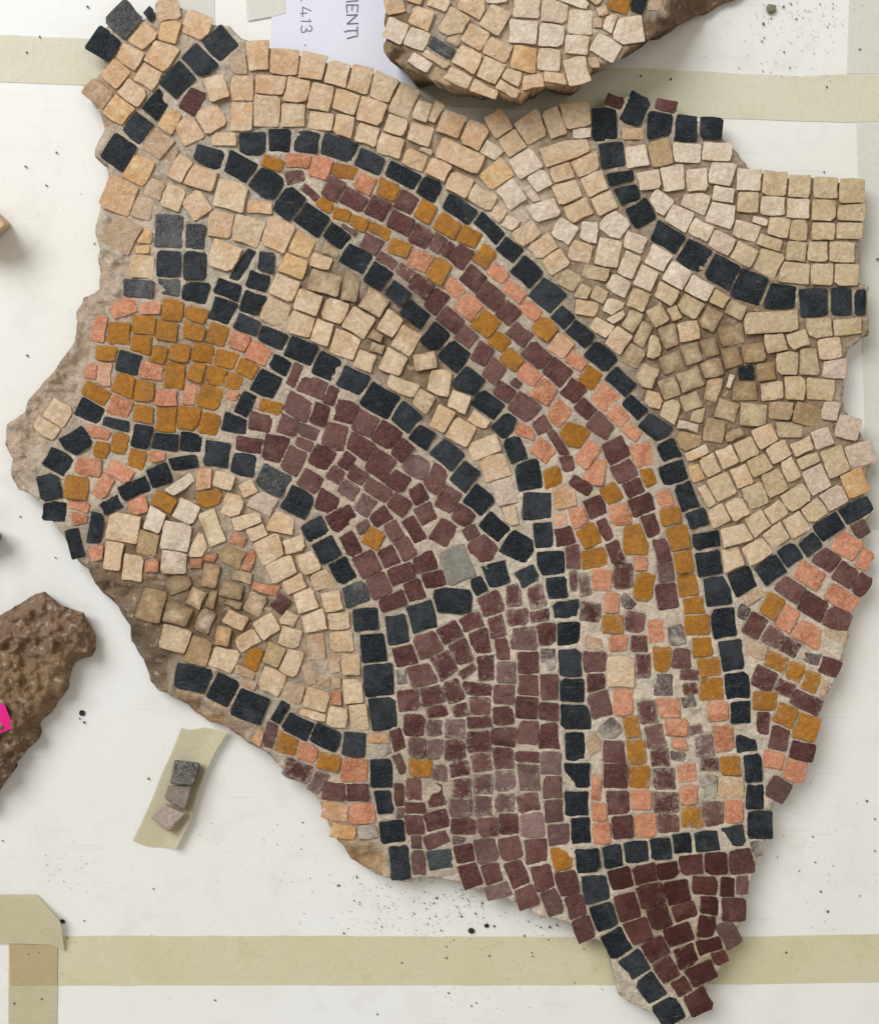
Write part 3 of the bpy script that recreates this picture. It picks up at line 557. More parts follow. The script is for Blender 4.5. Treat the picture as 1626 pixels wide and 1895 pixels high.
# the peeling piece at the lower left: a strip whose right end lifts and folds
def peel():
    prof = [(-60, 0.0012), (20, 0.0012), (66, 0.0012), (84, 0.0028), (102, 0.0045), (114, 0.0065)]
    top = [(-60, 1655), (20, 1655), (68, 1655), (83, 1673), (99, 1691), (112, 1706)]
    bot = [(-60, 1746), (20, 1746), (62, 1747), (92, 1748), (108, 1754), (120, 1760)]
    v = []; f = []
    for th in (0.0002, 0.0):
        for i, (px, z) in enumerate(prof):
            for j in range(6):
                t = j / 5
                x = top[i][0] + (bot[i][0] - top[i][0]) * t; y = top[i][1] + (bot[i][1] - top[i][1]) * t
                zz = z * (1 - 0.75 * t) if i > 2 else z
                v.append(P(x, y, max(zz, 0.0010) + th))
    n = len(prof) * 6
    for i in range(len(prof) - 1):
        for j in range(5):
            a = i * 6 + j
            f.append((a, a + 1, a + 7, a + 6)); f.append((n + a, n + a + 6, n + a + 7, n + a + 1))
    o = mesh_obj('masking_tape', v, f, TAPE_OLD, smooth=True)
    return tag(o, 'tape piece at the lower left with a lifted, crumpled end', 'tape', 'strips of masking tape on the board')
peel()
sq = sheet('masking_tape', [(18, 1747), (107, 1749), (106, 1822), (20, 1824)], 0.00075, 0.00012, TAPE_BROWN)
tag(sq, 'darker tan square of tape where strips cross at the lower left', 'tape', 'strips of masking tape on the board')

# tape with three loose tesserae
def loose_tape():
    L = [(336, 1347), (318, 1392), (298, 1436), (281, 1480), (263, 1520), (246, 1556)]
    R = [(423, 1351), (398, 1392), (377, 1436), (362, 1480), (352, 1520), (326, 1575)]
    v = []; f = []; m = 7
    for th in (0.0002, 0.0):
        for i in range(len(L)):
            for j in range(m):
                t = j / (m - 1)
                x = L[i][0] + (R[i][0] - L[i][0]) * t; y = L[i][1] + (R[i][1] - L[i][1]) * t
                if i == 0: y += 3 * math.sin(t * 9)
                if i == len(L) - 1: y += 4 * math.sin(t * 5)
                curl = max(0, t - 0.72) / 0.28
                v.append(P(x, y, 0.0004 + 0.0045 * curl ** 1.6 + th))
    n = len(L) * m
    for i in range(len(L) - 1):
        for j in range(m - 1):
            a = i * m + j
            f.append((a, a + m, a + m + 1, a + 1)); f.append((n + a, n + a + 1, n + a + m + 1, n + a + m))
    o = mesh_obj('masking_tape', v, f, TAPE_OLD, smooth=True)
    tag(o, 'short slanting tape piece curling at its right edge, carrying three loose tesserae', 'tape', 'strips of masking tape on the board')
loose_tape()

# the written paper
def paper_mat():
    t = NT('label_paper')
    n = t.noise(700, 3, 0.6)
    c = t.mix(t.ramp(t.noise(9, 2, 0.5), 0.3, 0.7), (0.70, 0.70, 0.80), (0.74, 0.73, 0.79))
    c = t.mix(0.08, c, t.ramp(n, 0.3, 0.7, (0.7, 0.7, 0.7, 1), (1, 1, 1, 1)), 'MULTIPLY')
    t.bump(n, 0.1, 0.0002)
    return t.out(c, 0.8, 0.25)
paper = sheet('paper_label', [(503, -80), (502, 104), (640, 128), (712, 158), (766, 165), (786, 157), (788, -80)], 0.0005, 0.0002, paper_mat())
tag(paper, 'lavender white paper sheet with pencil writing, between the two mosaic fragments', 'paper')
INK = NT('pencil_line').out((0.13, 0.13, 0.17), 0.8, 0.2)
def glyphs(name, strokes, parent, z, w=0.00048):
    """pencil strokes: list of polylines in px, drawn as thin ribbons"""
    v = []; f = []
    for st in strokes:
        pts = [P(x, y, z) for x, y in st]
        for (a, b) in zip(pts, pts[1:]):
            dx, dy = b[0] - a[0], b[1] - a[1]; L = math.hypot(dx, dy) or 1e-9
            ex, ey = dx / L * w * .4, dy / L * w * .4
            nx, ny = -dy / L * w / 2, dx / L * w / 2
            k = len(v)
            v += [(a[0] - ex + nx, a[1] - ey + ny, z), (a[0] - ex - nx, a[1] - ey - ny, z), (b[0] + ex - nx, b[1] + ey - ny, z), (b[0] + ex + nx, b[1] + ey + ny, z)]
            f.append((k, k + 1, k + 2, k + 3)); z += 0.000004
    return mesh_obj(name, v, f, INK, parent)
zp = 0.00076
# characters stand turned a quarter clockwise: their tops point right, the line runs down the sheet
glyphs('handwritten_number', [
    [(557, 0), (558, 2)],                                                              # full stop
    [(575, 20), (560, 13), (560, 31)], [(568, 24), (556, 25)],                         # 4 (turned)
    [(572, 36), (575, 40), (557, 39)],                                                 # 1
    [(573, 47), (578, 52), (575, 58), (569, 57), (567, 53), (565, 59), (559, 60), (557, 54), (559, 48)],   # 3
    [(564, 83), (565.5, 84)]], paper, zp)
glyphs('handwritten_letters', [
    [(641, 3), (662, 1)], [(641, -8), (662, -9)],                                       # end of the letter cut by the frame
    [(641, 9), (662, 9)], [(662, 9), (661, 22)], [(652, 9), (651, 19)], [(641, 9), (642, 23)],   # E
    [(641, 28), (661, 27)], [(661, 27), (642, 44)], [(642, 44), (662, 43)],              # N
    [(641, 57), (661, 56)], [(661, 49), (661, 63)], [(637, 58), (640, 59)],              # T
    [(642, 71), (661, 66)]], paper, zp + 0.0002)

# ------------------------------------------------------------------ mosaic data: one token per tessera
# panel line 'P x y' = origin; token 'x,y colour *width,height @angle' in 2.46 px units
def parse(txt):
    T = []; ox = oy = 0; grp = 'P'
    for ln in txt.splitlines():
        p = ln.split()
        if not p: continue
        if p[0] in ('P', 'F'):
            grp = p[0]; ox, oy = int(p[1]), int(p[2]); continue
        c = None; ch = []
        for tk in p:
            m = re.match(r'(-?\d+),(-?\d+)([a-z])?(?:\*(\d+),(\d+))?(?:@(-?\d+))?$', tk)
            if m[3]: c = m[3]
            ch.append([ox + int(m[1]) * 2.46, oy + int(m[2]) * 2.46, c, int(m[4] or 15) * 2.46, int(m[5] or 15) * 2.46,
                       None if m[6] is None else math.radians(int(m[6])), grp])
        for i, t in enumerate(ch):
            if t[5] is None:
                a = ch[max(0, i - 1)]; b = ch[min(len(ch) - 1, i + 1)]
                L = math.hypot(b[0] - a[0], b[1] - a[1])
                t[5] = math.atan2(b[1] - a[1], b[0] - a[0]) if 5 < L < 150 else rng.uniform(-0.3, 0.3)
            T.append(t)
    return T
TILES = parse(DATA)
drop = set()
SAME = {}
for k, g in enumerate(('kjl', 'mneu', 'o', 'st', 'cpyqrz', 'wbvd', 'hg')):
    for ch in g: SAME[ch] = k
def near_seam(t):
    return min([abs(t[0] - q) for q in (400, 800, 1200)] + [abs(t[1] - q) for q in (400, 800, 1150)]) < 26
for i, a in enumerate(TILES):
    for j in range(i):
        b = TILES[j]
        if j in drop or i in drop or a[6] != b[6]: continue
        d = math.hypot(a[0] - b[0], a[1] - b[1])
        if d < 16.5 or (d < 25 and SAME[a[2]] == SAME[b[2]] and near_seam(a) and near_seam(b)):
            # the same piece read twice: one piece that spans both readings
            big, small, gone = (b, a, i) if a[3] * a[4] <= b[3] * b[4] else (a, b, j)
            u = (math.cos(big[5]), math.sin(big[5])); v = (-u[1], u[0])
            dx, dy = small[0] - big[0], small[1] - big[1]
            for ax_, k in ((u, 3), (v, 4)):
                o = dx * ax_[0] + dy * ax_[1]
                lo, hi = min(-big[k] / 2, o - small[k] / 2), max(big[k] / 2, o + small[k] / 2)
                if hi - lo > max(big[k], 46): hi, lo = big[k] / 2, -big[k] / 2
                c_ = (lo + hi) / 2; big[k] = hi - lo
                big[0] += ax_[0] * c_; big[1] += ax_[1] * c_
            drop.add(gone)
TILES = [t for i, t in enumerate(TILES) if i not in drop]

def clip(poly, n, d):
    """keep the part of poly where p.n <= d"""
    out = []
    for i in range(len(poly)):
        a, b = poly[i], poly[(i + 1) % len(poly)]
        da, db = a[0] * n[0] + a[1] * n[1] - d, b[0] * n[0] + b[1] * n[1] - d
        if da <= 0: out.append(a)
        if (da < 0) != (db < 0):
            t = da / (da - db); out.append((a[0] + (b[0] - a[0]) * t, a[1] + (b[1] - a[1]) * t))
    return out

def shapes(T, gap=2.7, grow=1.45):
    """rectangles, slightly skewed, trimmed where two neighbours would meet so that a joint stays between them"""
    r = random.Random(21)
    polys = []; ax = []
    for x, y, c, w, h, a, g in T:
        k = {'h': 1.2, 'q': 1.2, 'k': 1.32}.get(c, grow)
        if g == 'P' and math.hypot(x - 1190, (y - 1290) * .6) < 95: k = min(k, 1.33)
        w = min(w * k, w + 15); h = min(h * k, h + 15)
        u = (math.cos(a), math.sin(a)); v = (-u[1], u[0])
        ax.append((u, v, w / 2, h / 2))
        q = []
        for sx, sy in ((-1, -1), (1, -1), (1, 1), (-1, 1)):
            kx = sx * w / 2 * (1 + r.uniform(-.11, .07)); ky = sy * h / 2 * (1 + r.uniform(-.11, .07))
            q.append((x + u[0] * kx + v[0] * ky, y + u[1] * kx + v[1] * ky))
        polys.append(q)
    n = len(T)
    for i in range(n):
        for j in range(i + 1, n):
            dx, dy = T[j][0] - T[i][0], T[j][1] - T[i][1]
            if T[i][6] != T[j][6] or abs(dx) > 90 or abs(dy) > 90: continue
            best = None
            for (u, v, hw, hh) in (ax[i], ax[j]):
                for e in (u, v):
                    d = dx * e[0] + dy * e[1]
                    s = 1 if d >= 0 else -1
                    e2 = (e[0] * s, e[1] * s); d = abs(d)
                    ri = ax[i][2] * abs(ax[i][0][0] * e2[0] + ax[i][0][1] * e2[1]) + ax[i][3] * abs(ax[i][1][0] * e2[0] + ax[i][1][1] * e2[1])
                    rj = ax[j][2] * abs(ax[j][0][0] * e2[0] + ax[j][0][1] * e2[1]) + ax[j][3] * abs(ax[j][1][0] * e2[0] + ax[j][1][1] * e2[1])
                    g = d - ri - rj
                    if best is None or g > best[0]: best = (g, e2, ri, rj, d)
            g, e, ri, rj, d = best
            gp = gap * (1.75 if T[i][2] in 'kjl' and T[j][2] in 'kjl' else 1.25 if T[i][2] in 'kjl' or T[j][2] in 'kjl' else 1.0)
            if g < gp:
                pi = T[i][0] * e[0] + T[i][1] * e[1]
                mid = pi + ri + g / 2 if ri + g / 2 > 0.25 * d else pi + 0.25 * d
                mid = min(max(mid, pi + 0.25 * d), pi + 0.75 * d)
                jg = gp * r.uniform(0.75, 1.3) / 2
                polys[i] = clip(polys[i], e, mid - jg)
                polys[j] = clip(polys[j], (-e[0], -e[1]), -(mid + jg))
    return polys

def roughen(poly, r, cut=(0.03, 0.13), jit=1.7):
    """corners knocked off, sides a little uneven: 8 to 12 points"""
    # merge tiny edges
    q = [p for i, p in enumerate(poly) if math.hypot(p[0] - poly[i - 1][0], p[1] - poly[i - 1][1]) > 3.5]
    if len(q) < 3: return None
    out = []
    n = len(q)
    for i in range(n):
        a, b, c = q[i - 1], q[i], q[(i + 1) % n]
        la = math.hypot(a[0] - b[0], a[1] - b[1]); lc = math.hypot(c[0] - b[0], c[1] - b[1])
        big = 9 if r.random() < .16 else 3.2
        ka = min(r.uniform(*cut) * (2 if big > 5 else 1), big / la); kc = min(r.uniform(*cut) * (2 if big > 5 else 1), big / lc)
        out.append((b[0] + (a[0] - b[0]) * ka + r.uniform(-jit, jit) * .5, b[1] + (a[1] - b[1]) * ka + r.uniform(-jit, jit) * .5))
        out.append((b[0] + (c[0] - b[0]) * kc + r.uniform(-jit, jit) * .5, b[1] + (c[1] - b[1]) * kc + r.uniform(-jit, jit) * .5))
        if lc > 24 and n <= 5:
            out.append(((b[0] + c[0]) / 2 + r.uniform(-jit, jit), (b[1] + c[1]) / 2 + r.uniform(-jit, jit)))
    return out

# brown earth and pale lime: where they lie on the face
EARTH = [(690, 560, 95, .55), (620, 520, 60, .35), (790, 690, 75, .45), (740, 610, 80, .5), (1290, 650, 110, .45), (1370, 720, 95, .42), (1220, 640, 90, .36), (1440, 660, 90, .32),
         (1320, 560, 60, .3), (400, 1090, 95, .6), (350, 1150, 80, .5), (450, 1150, 60, .4), (300, 1060, 80, .45), (420, 940, 50, .3), (1150, 520, 70, .35), (1010, 480, 50, .3),
         (250, 1180, 60, .7), (1180, 1640, 60, .35), (1230, 1700, 60, .3), (820, 740, 50, .4), (560, 440, 60, .2), (1520, 600, 60, .3), (1010, 90, 60, .2), (1560, 800, 60, .1)]
LIMEB = [(850, 1250, 110, .26), (820, 1420, 100, .2), (1180, 1250, 90, .3), (1250, 1400, 110, .27), (1300, 1300, 60, .22), (1450, 1180, 90, .28), (1470, 1290, 70, .2),
         (560, 1420, 60, .4), (990, 1100, 80, .4), (1120, 1100, 70, .4), (930, 1470, 80, .25), (560, 330, 60, .3), (940, 340, 70, .45), (350, 60, 60, .3), (770, 480, 60, .3), (630, 900, 80, .15), (1280, 1480, 80, .3), (1250, 1780, 60, .2)]
def field(x, y, blobs):
    v = 0.0
    for bx, by, br, ba in blobs:
        v += ba * math.exp(-((x - bx) ** 2 + (y - by) ** 2) / (br * br))
    return v

def tessera(name, poly, c, x, y, ztop, parent, r, tilt=0.05, depth=0.006, zf=None, origin=(0, 0, 0)):
    pts = roughen(poly, r)
    if not pts or len(pts) < 5: return None
    n = len(pts)
    cx = sum(p[0] for p in pts) / n; cy = sum(p[1] for p in pts) / n
    size = math.sqrt(sum((p[0] - cx) ** 2 + (p[1] - cy) ** 2 for p in pts) / n)
    tx, ty = r.gauss(0, tilt), r.gauss(0, tilt)
    z0 = ztop + r.gauss(0, 0.00032)
    bev = min(1.25, size * .06)
    inner = []; v = []
    O = P(cx, cy, z0)
    def W(px, py, z):
        q = P(px, py, z); return (q[0] - O[0], q[1] - O[1], z - O[2])
    def zt(px, py): return z0 + ((px - cx) * tx + (py - cy) * ty) * S
    for px, py in pts:                                             # inner rim
        k = max(0.3, 1 - bev * r.uniform(.8, 1.25) / max(math.hypot(px - cx, py - cy), 1))
        qx, qy = cx + (px - cx) * k, cy + (py - cy) * k
        v.append(W(qx, qy, zt(qx, qy) + r.gauss(0, .00006)))
    for px, py in pts: v.append(W(px, py, zt(px, py) - 0.00024 * r.uniform(.5, 1.9)))      # shoulder
    for px, py in pts: v.append(W(cx + (px - cx) * .93, cy + (py - cy) * .93, ztop - depth))  # foot
    fa = r.random() < .3
    q = size * (.35 if fa else .12)
    ox_, oy_ = r.uniform(-q, q), r.uniform(-q, q)
    v.append(W(cx + ox_, cy + oy_, zt(cx + ox_, cy + oy_) + (r.uniform(.0003, .0008) if fa else r.uniform(-.0001, .0003))))
    f = []
    for i in range(n):
        j = (i + 1) % n
        f.append((3 * n, i, j)); f.append((i, n + i, n + j, j)); f.append((n + i, 2 * n + i, 2 * n + j, n + j))
    # the pixel y axis points down, so the loop runs clockwise in the world: turn the faces
    area2 = sum(v[i][0] * v[(i + 1) % n][1] - v[(i + 1) % n][0] * v[i][1] for i in range(n))
    if area2 < 0: f = [t[::-1] for t in f]
    o = mesh_obj(name, v, f, M[c], parent, (O[0] - origin[0], O[1] - origin[1], O[2] - origin[2]))
    e = min(1.0, field(cx, cy, EARTH)); lm = min(1.0, field(cx, cy, LIMEB))
    if c == 'd': e = max(e, .33)
    if c == 'v': e = max(e, .2)
    if c in 'kl': e *= .25; lm *= .35
    if c in 'cwbpyr' : e *= r.uniform(.35, 1.0)
    if c in 'n': lm += .05
    b = r.random()
    at = o.data.color_attributes.new('wear', 'FLOAT_COLOR', 'POINT')
    buf = []
    for i in range(3 * n + 1):
        edge = 0.0 if i == 3 * n else (.6 if i < n else 1.0)
        buf += [e * ((.12 + 1.2 * edge) if c == 'd' else (.40 + .8 * edge)) + (.10 * edge if c in 'cwbpyrvdqso' else 0), lm * (.5 + .5 * edge) + .04 + ((.34 * edge) if c in 'kjlmneuog' else .1 * edge), b, 1.0]
    at.data.foreach_set('color', buf)
    return o, pts

# ------------------------------------------------------------------ mortar beds: a height field inside a ragged outline
def bed(name, outline, tile_polys, ht, cell, tones, default, parent, jit, seed, slope, maxdrop, rough, wall=0.93, recess=0.0007, origin=(0, 0, 0), mat=None, slopes=(), undf=und, wall_in=10, pebbles=14, deep=None):
    out = densify(outline, 5, jit, seed)
    xs = [p[0] for p in out]; ys = [p[1] for p in out]
    x0, y0 = min(xs) - cell, min(ys) - cell
    nx, ny = int((max(xs) - x0) / cell) + 2, int((max(ys) - y0) / cell) + 2
    gx, gy = np.meshgrid(x0 + np.arange(nx + 1) * cell, y0 + np.arange(ny + 1) * cell)
    cxm, cym = gx[:-1, :-1] + cell / 2, gy[:-1, :-1] + cell / 2
    cells = in_poly(cxm, cym, out)
    # which vertices lie under a tessera, and how far the others are from one
    under = np.zeros(gx.shape, bool)
    cls = np.zeros(gx.shape); wgt = np.full(gx.shape, 1e-3)
    for pi_, pl in enumerate(tile_polys):
        px = [p[0] for p in pl]; py = [p[1] for p in pl]
        i0, i1 = max(0, int((min(px) - x0) / cell)), min(nx, int((max(px) - x0) / cell) + 1)
        j0, j1 = max(0, int((min(py) - y0) / cell)), min(ny, int((max(py) - y0) / cell) + 1)
        if i1 < i0 or j1 < j0: continue
        sl = (slice(j0, j1 + 1), slice(i0, i1 + 1))
        under[sl] |= in_poly(gx[sl], gy[sl], pl)
        se = (slice(max(0, j0 - 2), j1 + 3), slice(max(0, i0 - 2), i1 + 3))
        wgt[se] += 1
        if deep and deep[pi_]: cls[se] += deep[pi_]
    dist = np.where(under, 0.0, 1e3)
    if not tile_polys: dist[:] = 0
    for _ in range(45):
        q = np.pad(dist, 1, constant_values=1e3)
        m = np.minimum.reduce([q[:-2, 1:-1], q[2:, 1:-1], q[1:-1, :-2], q[1:-1, 2:]]) + cell
        m2 = np.minimum.reduce([q[:-2, :-2], q[2:, 2:], q[:-2, 2:], q[2:, :-2]]) + cell * 1.414
        dist = np.minimum(dist, np.minimum(m, m2))
    far = np.clip(dist - 9, 0, None)
    sl = np.full(gx.shape, slope)
    for bx, by, br, bs in slopes:
        sl += bs * np.exp(-((gx - bx) ** 2 + (gy - by) ** 2) / br ** 2)
    cls = cls / wgt
    z = ht - recess - 0.0013 * cls + undf(gx, gy) - np.minimum(far * S * sl, maxdrop)
    amp = np.clip(far / 25, 0.12, 1) * rough
    z += amp * (0.0016 * vnoise(gx, gy, 34, seed + 3) + 0.0013 * vnoise(gx, gy, 17, seed + 4) + 0.0006 * vnoise(gx, gy, 9, seed + 5))
    z += 0.00022 * vnoise(gx, gy, 9, seed + 6) - 0.0005 * np.clip(vnoise(gx, gy, 21, seed + 12) - .25, 0, 1)
    z = np.where(under, z - 0.0005, z)
    rb = random.Random(seed + 40)
    for _ in range(int(pebbles * nx * ny * cell * cell / 1e4)):
        bx, by = rb.uniform(x0, x0 + nx * cell), rb.uniform(y0, y0 + ny * cell)
        i, j = int((bx - x0) / cell), int((by - y0) / cell)
        if tile_polys and far[min(j, ny), min(i, nx)] < 5: continue
        rr = rb.choice((4, 5, 6, 7, 9, 12)) * rb.uniform(.8, 1.2); q = int(rr / cell) + 2
        sl_ = (slice(max(0, j - q), j + q + 1), slice(max(0, i - q), i + q + 1))
        d2 = (gx[sl_] - bx) ** 2 + ((gy[sl_] - by) * rb.uniform(.8, 1.3)) ** 2
        hh = np.sqrt(np.clip(rr * rr - d2, 0, None)) * S * rb.uniform(.35, .9) * rb.choice((1, 1, 1, -.8))
        z[sl_] += hh
    z = np.maximum(z, 0.004)
    used = np.zeros(gx.shape, bool)
    used[:-1, :-1] |= cells; used[1:, :-1] |= cells; used[:-1, 1:] |= cells; used[1:, 1:] |= cells
    full = np.zeros(gx.shape, int)
    full[:-1, :-1] += cells; full[1:, :-1] += cells; full[:-1, 1:] += cells; full[1:, 1:] += cells
    edge = used & (full < 4)
    # pull the rim vertices onto the ragged outline
    op = np.array(out)
    vx, vy = gx.copy(), gy.copy()
    for j, i in zip(*np.nonzero(edge)):
        d = (op[:, 0] - gx[j, i]) ** 2 + (op[:, 1] - gy[j, i]) ** 2
        k = int(np.argmin(d)); vx[j, i], vy[j, i] = op[k]
        z[j, i] -= 0.0006
    idx = -np.ones(gx.shape, int); idx[used] = np.arange(used.sum())
    V = []; T = []
    X, Y, Z = vx[used], vy[used], z[used]
    kk = S * (DC + HT - Z) / DC
    verts = np.stack([(X - 813) * kk - origin[0], (947.5 - Y) * kk - origin[1], Z - origin[2]], 1)
    J, I = np.nonzero(cells)
    faces = np.stack([idx[J, I], idx[J + 1, I], idx[J + 1, I + 1], idx[J, I + 1]], 1).tolist()
    # walls down to the table
    cnt = {}
    for fc in faces:
        for a, b in zip(fc, fc[1:] + fc[:1]):
            if (b, a) in cnt: del cnt[(b, a)]
            else: cnt[(a, b)] = 1
    cxw, cyw = sum(xs) / len(xs), sum(ys) / len(ys)
    low = {}; mid = {}
    vl = verts.tolist()
    base = len(vl)
    def down(a, frac, zz, store):
        if a not in store:
            x, y, zc = vl[a]
            px, py = X[a], Y[a]
            dx, dy = px - cxw, py - cyw; L = math.hypot(dx, dy) or 1
            ins = frac * S * (1 + .6 * float(vnoise(px, py, 26, seed + 9)))
            store[a] = len(vl)
            vl.append([x - dx / L * ins, y + dy / L * ins, zz(zc) - origin[2]])
        return store[a]
    for (a, b) in cnt:
        za = lambda zc: max(0.002, (zc + origin[2]) * .55)
        m0, m1 = down(a, wall_in * .35, za, mid), down(b, wall_in * .35, za, mid)
        l0, l1 = down(a, wall_in, lambda zc: 0.0011, low), down(b, wall_in, lambda zc: 0.0011, low)
        faces.append([b, a, m0, m1]); faces.append([m1, m0, l0, l1])
    o = mesh_obj(name, vl, faces, mat or MORTAR, parent, smooth=True)
    # mortar tone
    W0 = 0.35
    num = np.zeros((len(vl), 3)) + np.array(default) * W0
    den = np.full(len(vl), W0)
    XX = np.concatenate([X, np.zeros(len(vl) - base)]); YY = np.concatenate([Y, np.zeros(len(vl) - base)])
    for st in (mid, low):
        for a, k in st.items(): XX[k], YY[k] = X[a], Y[a]
    wob = 1 + .5 * vnoise(XX, YY, 40, seed + 7) + .3 * vnoise(XX, YY, 16, seed + 8)
    dk = np.zeros(len(vl)); dk[:base] = (np.clip(wgt, 0, 1) * np.clip(1 - 1.3 * cls, 0, 1))[used] if deep else 0
    num += (dk * 1.1)[:, None] * np.array((0.56, 0.495, 0.405)); den += dk * 1.1
    for bx, by, br, bc in tones:
        wt = np.exp(-((XX - bx) ** 2 + (YY - by) ** 2) / br ** 2) * 1.6 * np.clip(wob, .2, 2)
        num += wt[:, None] * np.array(bc); den += wt
    rgb = num / den[:, None]
    at = o.data.color_attributes.new('tone', 'FLOAT_COLOR', 'POINT')
    at.data.foreach_set('color', np.concatenate([rgb, np.ones((len(vl), 1))], 1).ravel())
    return o

BR = (0.17, 0.11, 0.062); DB = (0.105, 0.07, 0.042); PALE = (0.64, 0.57, 0.46); GREY = (0.44, 0.42, 0.37); ROSE = (0.44, 0.33, 0.25); ORB = (0.36, 0.21, 0.09)
CJ = (0.31, 0.24, 0.165)
TONES = [(560, 150, 100, CJ), (740, 220, 100, CJ), (860, 290, 70, CJ), (1040, 260, 70, CJ), (1120, 380, 110, CJ), (1300, 380, 120, CJ), (1450, 430, 140, CJ), (1560, 450, 100, CJ), (1430, 880, 130, CJ), (1540, 860, 100, CJ), (1380, 960, 80, CJ), (590, 1060, 90, CJ), (520, 1180, 90, CJ), (600, 1270, 70, CJ), (330, 340, 60, (0.42, 0.35, 0.27)), (1100, 560, 90, CJ), (900, 800, 50, CJ), (1560, 620, 60, CJ), (300, 680, 90, (0.36, 0.25, 0.16)), (420, 700, 60, (0.36, 0.25, 0.16)), (690, 560, 90, BR), (620, 520, 60, BR), (790, 690, 75, BR), (740, 620, 80, BR), (1290, 650, 120, BR), (1370, 720, 100, BR), (1220, 640, 90, BR), (1440, 660, 90, BR), (1330, 560, 70, BR),
         (400, 1090, 95, BR), (340, 1150, 80, BR), (450, 1150, 60, BR), (300, 1060, 80, BR), (250, 1000, 60, BR), (330, 920, 60, BR), (820, 760, 60, BR), (1130, 530, 70, BR), (1300, 800, 70, BR),
         (250, 1170, 50, DB), (285, 1235, 45, DB), (200, 1090, 45, BR), (345, 1290, 40, ORB), (420, 1330, 40, ORB), (470, 1360, 40, BR), (140, 1030, 40, BR),
         (620, 1530, 50, ORB), (680, 1590, 50, ORB), (560, 1440, 40, ROSE), (1150, 1260, 120, PALE), (1230, 1350, 120, PALE), (900, 1250, 120, PALE), (1060, 1250, 90, PALE), (830, 1440, 120, (0.40, 0.33, 0.25)), (1440, 1160, 110, PALE), (1300, 1450, 100, PALE),
         (1000, 1000, 120, PALE), (960, 1600, 120, PALE), (1060, 1130, 100, PALE), (440, 1040, 40, GREY), (420, 230, 70, GREY), (380, 430, 60, GREY), (950, 330, 60, PALE), (460, 340, 60, GREY), (700, 480, 60, GREY),
         (560, 320, 80, PALE), (980, 640, 90, (0.42, 0.37, 0.30)), (600, 950, 90, (0.54, 0.43, 0.33)), (700, 800, 90, (0.54, 0.43, 0.34)), (650, 1100, 90, (0.56, 0.46, 0.36)), (470, 620, 60, (0.50, 0.42, 0.34)), (310, 640, 80, ROSE),
         (150, 600, 70, ROSE), (110, 720, 70, ROSE), (50, 820, 60, (0.46, 0.36, 0.27)), (190, 480, 50, (0.45, 0.36, 0.27)), (1570, 1130, 60, PALE), (1540, 700, 60, ROSE), (200, 160, 60, ORB), (310, 60, 60, (0.45, 0.36, 0.28)),
         (1210, 1680, 60, (0.22, 0.15, 0.07)), (1290, 1780, 60, (0.30, 0.22, 0.10)), (1170, 1840, 40, PALE), (1360, 290, 40, (0.40, 0.37, 0.31)), (1360, 420, 120, (0.33, 0.25, 0.17)), (1460, 480, 80, (0.30, 0.22, 0.14)), (640, 180, 110, (0.36, 0.30, 0.24))]
OUTLINE = [(262,40),(310,5),(345,20),(395,47),(425,47),(448,72),(470,82),(500,89),(545,104),(570,103),(600,113),(645,127),(665,124),(692,137),(725,142),(760,163),(800,190),(820,204),(855,222),(880,231),(900,226),(922,211),(935,216),(948,238),(960,235),(990,214),(1030,201),(1085,193),(1100,204),(1125,190),(1135,184),(1152,185),(1164,172),(1190,184),(1206,192),(1217,184),(1240,191),(1254,208),(1270,221),(1292,224),(1334,224),(1336,258),(1347,267),(1370,290),(1385,311),(1405,318),(1460,331),(1500,330),(1540,336),(1592,341),(1593,400),(1588,440),(1586,528),(1605,531),(1606,620),(1566,646),(1559,690),(1556,740),(1575,775),(1592,805),(1615,847),(1607,870),(1598,916),(1609,928),(1610,952),(1602,968),(1598,998),(1609,1036),(1603,1062),(1590,1106),(1578,1110),(1568,1140),(1571,1160),(1554,1236),(1537,1276),(1515,1298),(1511,1337),(1500,1381),(1492,1416),(1450,1467),(1431,1485),(1424,1507),(1421,1552),(1405,1570),(1398,1602),(1391,1627),(1374,1652),(1374,1706),(1346,1757),(1327,1802),(1307,1824),(1307,1847),(1285,1879),(1270,1888),(1250,1893),(1236,1893),(1216,1877),(1187,1867),(1145,1840),(1132,1790),(1125,1756),(1104,1737),(1086,1738),(1066,1717),(1030,1702),(997,1699),(980,1677),(964,1672),(932,1660),(900,1645),(863,1645),(851,1633),(816,1625),(787,1624),(755,1633),(730,1628),(693,1615),(649,1588),(625,1554),(600,1510),(591,1482),(564,1452),(525,1425),(500,1396),(456,1371),(419,1344),(389,1334),(338,1298),(296,1278),(281,1258),(266,1219),(244,1187),(242,1157),(221,1125),(177,1080),(165,1053),(138,1031),(120,994),(98,962),(84,958),(76,925),(54,911),(34,907),(20,876),(25,849),(10,820),(14,785),(47,762),(54,742),(91,698),(118,661),(138,634),(145,597),(143,577),(155,552),(185,535),(186,506),(181,486),(185,461),(178,432),(182,400),(189,369),(202,330),(199,305),(175,290),(180,266),(197,239),(185,209),(160,177),(160,162),(184,143),(199,118),(170,74),(197,49),(231,10),(266,37)]

